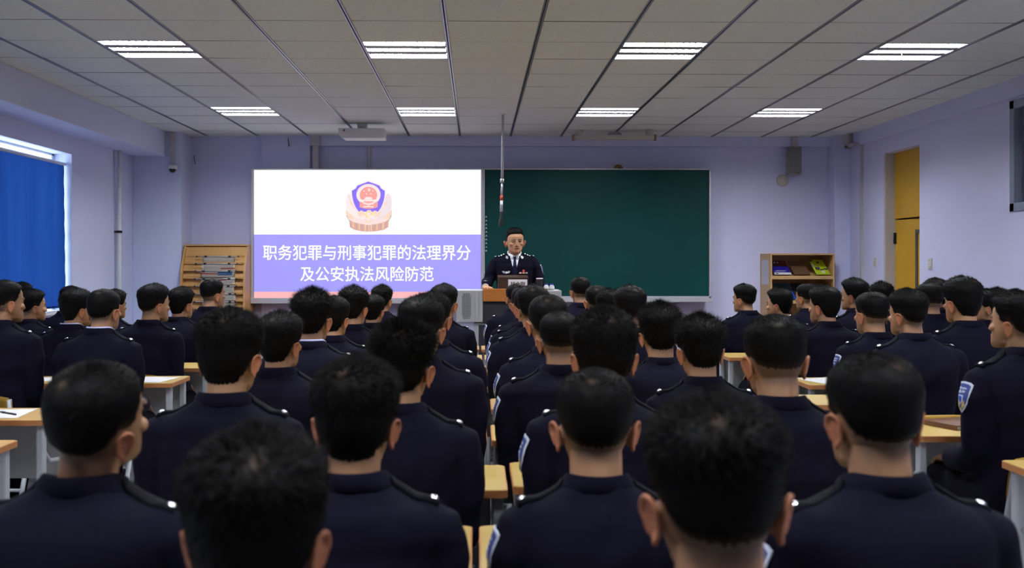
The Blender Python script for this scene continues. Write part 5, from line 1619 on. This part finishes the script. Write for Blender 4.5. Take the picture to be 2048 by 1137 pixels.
# ------------------------------------------------------------------ the speaker
ZS = W(1029, 506, 10.72).z - .12          # chin above the platform
sp = W(1029, 480, 10.72)
spk = thing('person', 'person standing at the lectern in navy police uniform, white shirt, tie and glasses', 'person', (sp.x, 10.72, .12), PI)
zpod = zt_pod = None
def speaker():
    z = ZS
    pod = pp(940, 581).z - .003 - .12                 # console top above the platform
    hz = pod + .0225
    wr, wl = Vector((.300, .28, hz + .006)), Vector((-.235, .27, hz + .006))
    hands = [(1, Matrix.Translation((.302, .335, hz)) @ Matrix.Rotation(math.radians(12), 4, 'Z')), (-1, Matrix.Translation((-.232, .325, hz)) @ Matrix.Rotation(math.radians(-14), 4, 'Z'))]
    base = body_base(z, .0023, hands, [[(.10, -.03, z - .12), (.185, -.032, z - .12), (.222, -.030, z - .165), (.256, -.012, z - .25), (.278, .035, z - .318), (.292, .12, hz + .04), (.300, .23, hz + .012), (.302, .30, hz + .002)], [(-.10, -.03, z - .12), (-.185, -.032, z - .12), (-.220, -.030, z - .165), (-.246, -.012, z - .25), (-.258, .035, z - .318), (-.256, .12, hz + .04), (-.242, .22, hz + .012), (-.234, .29, hz + .002)]], z - .55, .12, 1.4)
    Mh = head_matrix(z, 9, -3, 2, (1.17, 1.06, 1.05))
    me = turned(base, z, Mh); me.name = 'body'
    inst('body', me, spk)
    h = inst('hair', hair_mesh('trim', 6000, 41, z), spk); h.matrix_local = Mh
    # jacket
    b = bmesh.new()
    q = lambda dz: z + dz
    add_loft(b, [(q(-.80), .180, .105, -.150), (q(-.66), .178, .110, -.145), (q(-.50), .178, .122, -.140), (q(-.36), .184, .118, -.148), (q(-.22), .194, .108, -.156), (q(-.135), .200, .092, -.150),
                 (q(-.085), .196, .070, -.134), (q(-.055), .172, .048, -.112), (q(-.032), .124, .028, -.095), (q(-.012), .086, .020, -.090), (q(.002), .067, .018, -.088)], 44, n=2.5)
    add_tube(b, [(.145, -.03, q(-.085)), (.190, -.032, q(-.105)), (.222, -.030, q(-.165)), (.256, -.012, q(-.25)), (.278, .035, q(-.318)), (.292, .12, hz + .045), (.300, .21, hz + .030), (.303, .295, hz + .020)], [.054, .064, .066, .060, .056, .052, .044, .038], 22)
    add_tube(b, [(-.145, -.03, q(-.085)), (-.190, -.032, q(-.105)), (-.220, -.030, q(-.165)), (-.246, -.012, q(-.25)), (-.258, .035, q(-.318)), (-.256, .12, hz + .045), (-.242, .21, hz + .030), (-.234, .285, hz + .020)], [.054, .064, .066, .060, .056, .052, .044, .038], 22)
    jm = remesh(b, .0075, 6, .55); wrinkle(jm, .0035, 77, 16)
    B = bvh_of(jm)
    b = bmesh.new(); b.from_mesh(jm); bpy.data.meshes.remove(jm)
    collar_bm(b, z, top=.022, r0=.070, w=.020, h=.044, span=142, yc=-.030, front=-.055)
    out = bpy.data.meshes.new('jacket'); b.to_mesh(out); b.free(); out.polygons.foreach_set('use_smooth', [True] * len(out.polygons)); out.materials.append(M['jacket'])
    inst('jacket', out, spk)
    o = Vector((0, .0, z)); d = (0, -1, 0); ux = (1, 0, 0); uz = (0, 0, 1)
    def front(name, polys, lift, m, parent=spk):
        b = wrap_patch(B, (0, .02, z), d, ux, uz, [(polys, 0, 0)], lift); return obj(name, b, m if isinstance(m, list) else [m], parent)
    # shirt front, tie, lapels
    front('shirt', [[(-.062, -.002), (-.045, .004), (.045, .004), (.062, -.002), (.050, -.05), (.014, -.185), (0, -.21), (-.014, -.185), (-.050, -.05)]], .003, M['shirt_white'])
    b = bmesh.new(); collar_bm(b, z, top=.024, r0=.0625, w=.010, h=.040, span=168, yc=-.030, front=-.045); obj('shirt_collar', b, M['shirt_white'], spk)
    front('tie', [[(-.016, -.042), (.016, -.042), (.011, -.068), (.026, -.200), (0, -.235), (-.026, -.200), (-.011, -.068)]], .010, M['tie'])
    for s in (-1, 1):
        front('lapel', [[(s * .058, .004), (s * .080, -.010), (s * .105, -.075), (s * .078, -.085), (s * .088, -.10), (s * .045, -.19), (s * .006, -.255), (s * .002, -.225), (s * .022, -.15), (s * .045, -.05)]], .006, M['jacket'])
        # collar badge, chest pocket flap, pocket button
        front('collar_badge', [[(s * .078 - .014, -.040), (s * .078 + .010, -.030), (s * .078 + .016, -.052), (s * .078, -.064), (s * .078 - .010, -.058)]], .012, M['silver'])
        front('pocket_flap', [[(s * .045, -.245), (s * .135, -.245), (s * .135, -.275), (s * .090, -.290), (s * .045, -.275)]], .004, M['jacket'])
        hh = B.ray_cast(Vector((s * .090, .5, z - .278)), Vector((0, -1, 0)))[0]
        bt = inst('button', dome_mesh(.009), spk); bt.location = hh + Vector((0, .006, 0)); bt.rotation_euler = (-PI / 2, 0, 0)
    for k, zz in enumerate((-.315, -.42, -.52)):
        hh = B.ray_cast(Vector((.0, .5, z + zz)), Vector((0, -1, 0)))[0]
        bt = inst('button', dome_mesh(.012), spk); bt.location = hh + Vector((0, .003, 0)); bt.rotation_euler = (-PI / 2, 0, 0)
    # winged badge on his right chest, ribbons on his left chest with a red pin above
    wing = lambda s: [[(s * .006 + .090, -.196), (s * .028 + .090, -.186), (s * .044 + .090, -.190), (s * .036 + .090, -.202), (s * .024 + .090, -.212), (s * .006 + .090, -.212)]]
    front('wing_badge', wing(1) + wing(-1) + [[(.084, -.190), (.096, -.190), (.098, -.208), (.090, -.220), (.082, -.208)]], .006, M['silver'])
    rb = []
    b = wrap_patch(B, (0, .02, z), d, ux, uz, [([[(-.130 + k * .011, -.200), (-.121 + k * .011, -.200), (-.121 + k * .011, -.214), (-.130 + k * .011, -.214)]], 0, k % 3) for k in range(8)], .006)
    obj('ribbon_bar', b, [M['patch_white'], M['patch_gold'], M['red_pin']], spk)
    front('red_badge', [[(-.090 + .013 * math.cos(a), -.186 + .013 * math.sin(a)) for a in [2 * PI * i / 12 for i in range(12)]]], .010, M['red_pin'])
    # shoulder boards with a leaf spray and three stars
    for s in (-1, 1):
        em, line = epaulette_mesh(B, s, (s * .085, -.030, z), (s * .205, -.030, z - .06), .046)
        e = inst('epaulette', em, spk)
        stars = dome_mesh(.0125, 'star', 'silver', .8)
        for i in (2, 4, 6):
            st = inst('star', stars, e); st.location = line[i] + Vector((0, .012, .001)); st.rotation_euler = (0, s * .4, 0)
        b = bmesh.new()
        for a in range(5):
            an = math.radians(-70 + 35 * a)
            add_ellipsoid(b, line[9] + Vector((s * .010 * math.cos(an) - s * .004, .006 + .020 * math.sin(an), .004 - .008 * math.cos(an) * .4)), (.008, .007, .007), 10, 6)
        obj('leaf_spray', b, M['silver'], e)
    inst('sleeve_patch', arm_patch(B, (-.285, -.028, z - .175), (1, 0, 0), (0, -1, 0)), spk)
    # cuff emblems
    for s, w in ((1, Vector((.303, .262, hz + .05))), (-1, Vector((-.236, .255, hz + .05)))):
        hh = B.ray_cast(w + Vector((0, 0, .2)), Vector((0, 0, -1)))[0]
        c = hh if hh else w
        b = bmesh.new()
        for k in (-1, 0, 1): add_ellipsoid(b, c + Vector((k * .011, -.004 - abs(k) * .006, .003 - abs(k) * .003)), (.006, .010, .0035), 10, 6)
        add_box(b, c + Vector((-.018, .008, -.004)), c + Vector((.018, .012, .0035)), .001)
        obj('cuff_emblem', b, M['silver'], spk)
    for s in (-1, 1):
        w = wr if s > 0 else Vector((-.236, .28, hz))
        b = bmesh.new(); add_tube(b, [(s * (.303 if s > 0 else .2345), (.286 if s > 0 else .276), hz + .012), (s * (.304 if s > 0 else .234), (.302 if s > 0 else .292), hz + .010)], .034, 18, flat=.8); obj('shirt_cuff', b, M['shirt_white'], spk)
    # glasses
    b = bmesh.new(); g = z + .112
    for s in (-1, 1):
        ring = [(s * .034 + .028 * math.copysign(abs(math.cos(a)) ** .7, math.cos(a)), .1095 - .01 * max(0, abs(s * .034 + .028 * math.cos(a)) - .04) * 8, g + .019 * math.copysign(abs(math.sin(a)) ** .75, math.sin(a))) for a in [2 * PI * i / 28 for i in range(29)]]
        add_tube(b, ring, .0007, 6)
        add_tube(b, [(s * .062, .103, g + .010), (s * .080, .05, g + .008), (s * .0845, -.005, g + .002), (s * .083, -.022, g - .012)], .0013, 6)
    add_tube(b, [(-.007, .112, g + .006), (0, .1145, g + .009), (.007, .112, g + .006)], .0011, 6)
    o = obj('glasses', b, M['grey_plastic'], spk); o.matrix_local = Mh
    # trousers and shoes
    b = bmesh.new(); hip = z - .62
    add_ellipsoid(b, (0, -.02, hip), (.165, .115, .13), 24, 14)
    for s in (-1, 1):
        add_tube(b, [(s * .08, -.02, hip - .02), (s * .092, -.015, hip - .22), (s * .10, -.01, hip - .40), (s * .105, -.03, hip - .62), (s * .108, -.03, .075)], [.092, .084, .068, .060, .056], 20)
    tm = remesh(b, .010, 4); tm.polygons.foreach_set('use_smooth', [True] * len(tm.polygons)); tm.materials.append(M['trouser']); inst('trousers', tm, spk)
    for s in (-1, 1):
        o = inst('shoe', SHOE, spk); o.location = (s * .108, -.01, 0); o.rotation_euler = (0, 0, -s * .2)
speaker()

# ------------------------------------------------------------------ daylight outside
w = bpy.data.worlds.new('daylight'); SC.world = w; w.use_nodes = True
w.node_tree.nodes['Background'].inputs['Color'].default_value = (0.72, 0.86, 1.0, 1)
w.node_tree.nodes['Background'].inputs['Strength'].default_value = 4.5
SC.cycles.max_bounces = 6; SC.cycles.diffuse_bounces = 4; SC.cycles.glossy_bounces = 3; SC.cycles.transmission_bounces = 4; SC.cycles.transparent_max_bounces = 6
SC.cycles.caustics_reflective = False; SC.cycles.caustics_refractive = False
SC.cycles.sample_clamp_indirect = 4.0
SC.cycles.use_denoising = True
# people and desks whose every instance shares meshes need no subdivision
print('OBJECTS', len(SC.objects), 'VERTS', sum(len(m.vertices) for m in bpy.data.meshes))
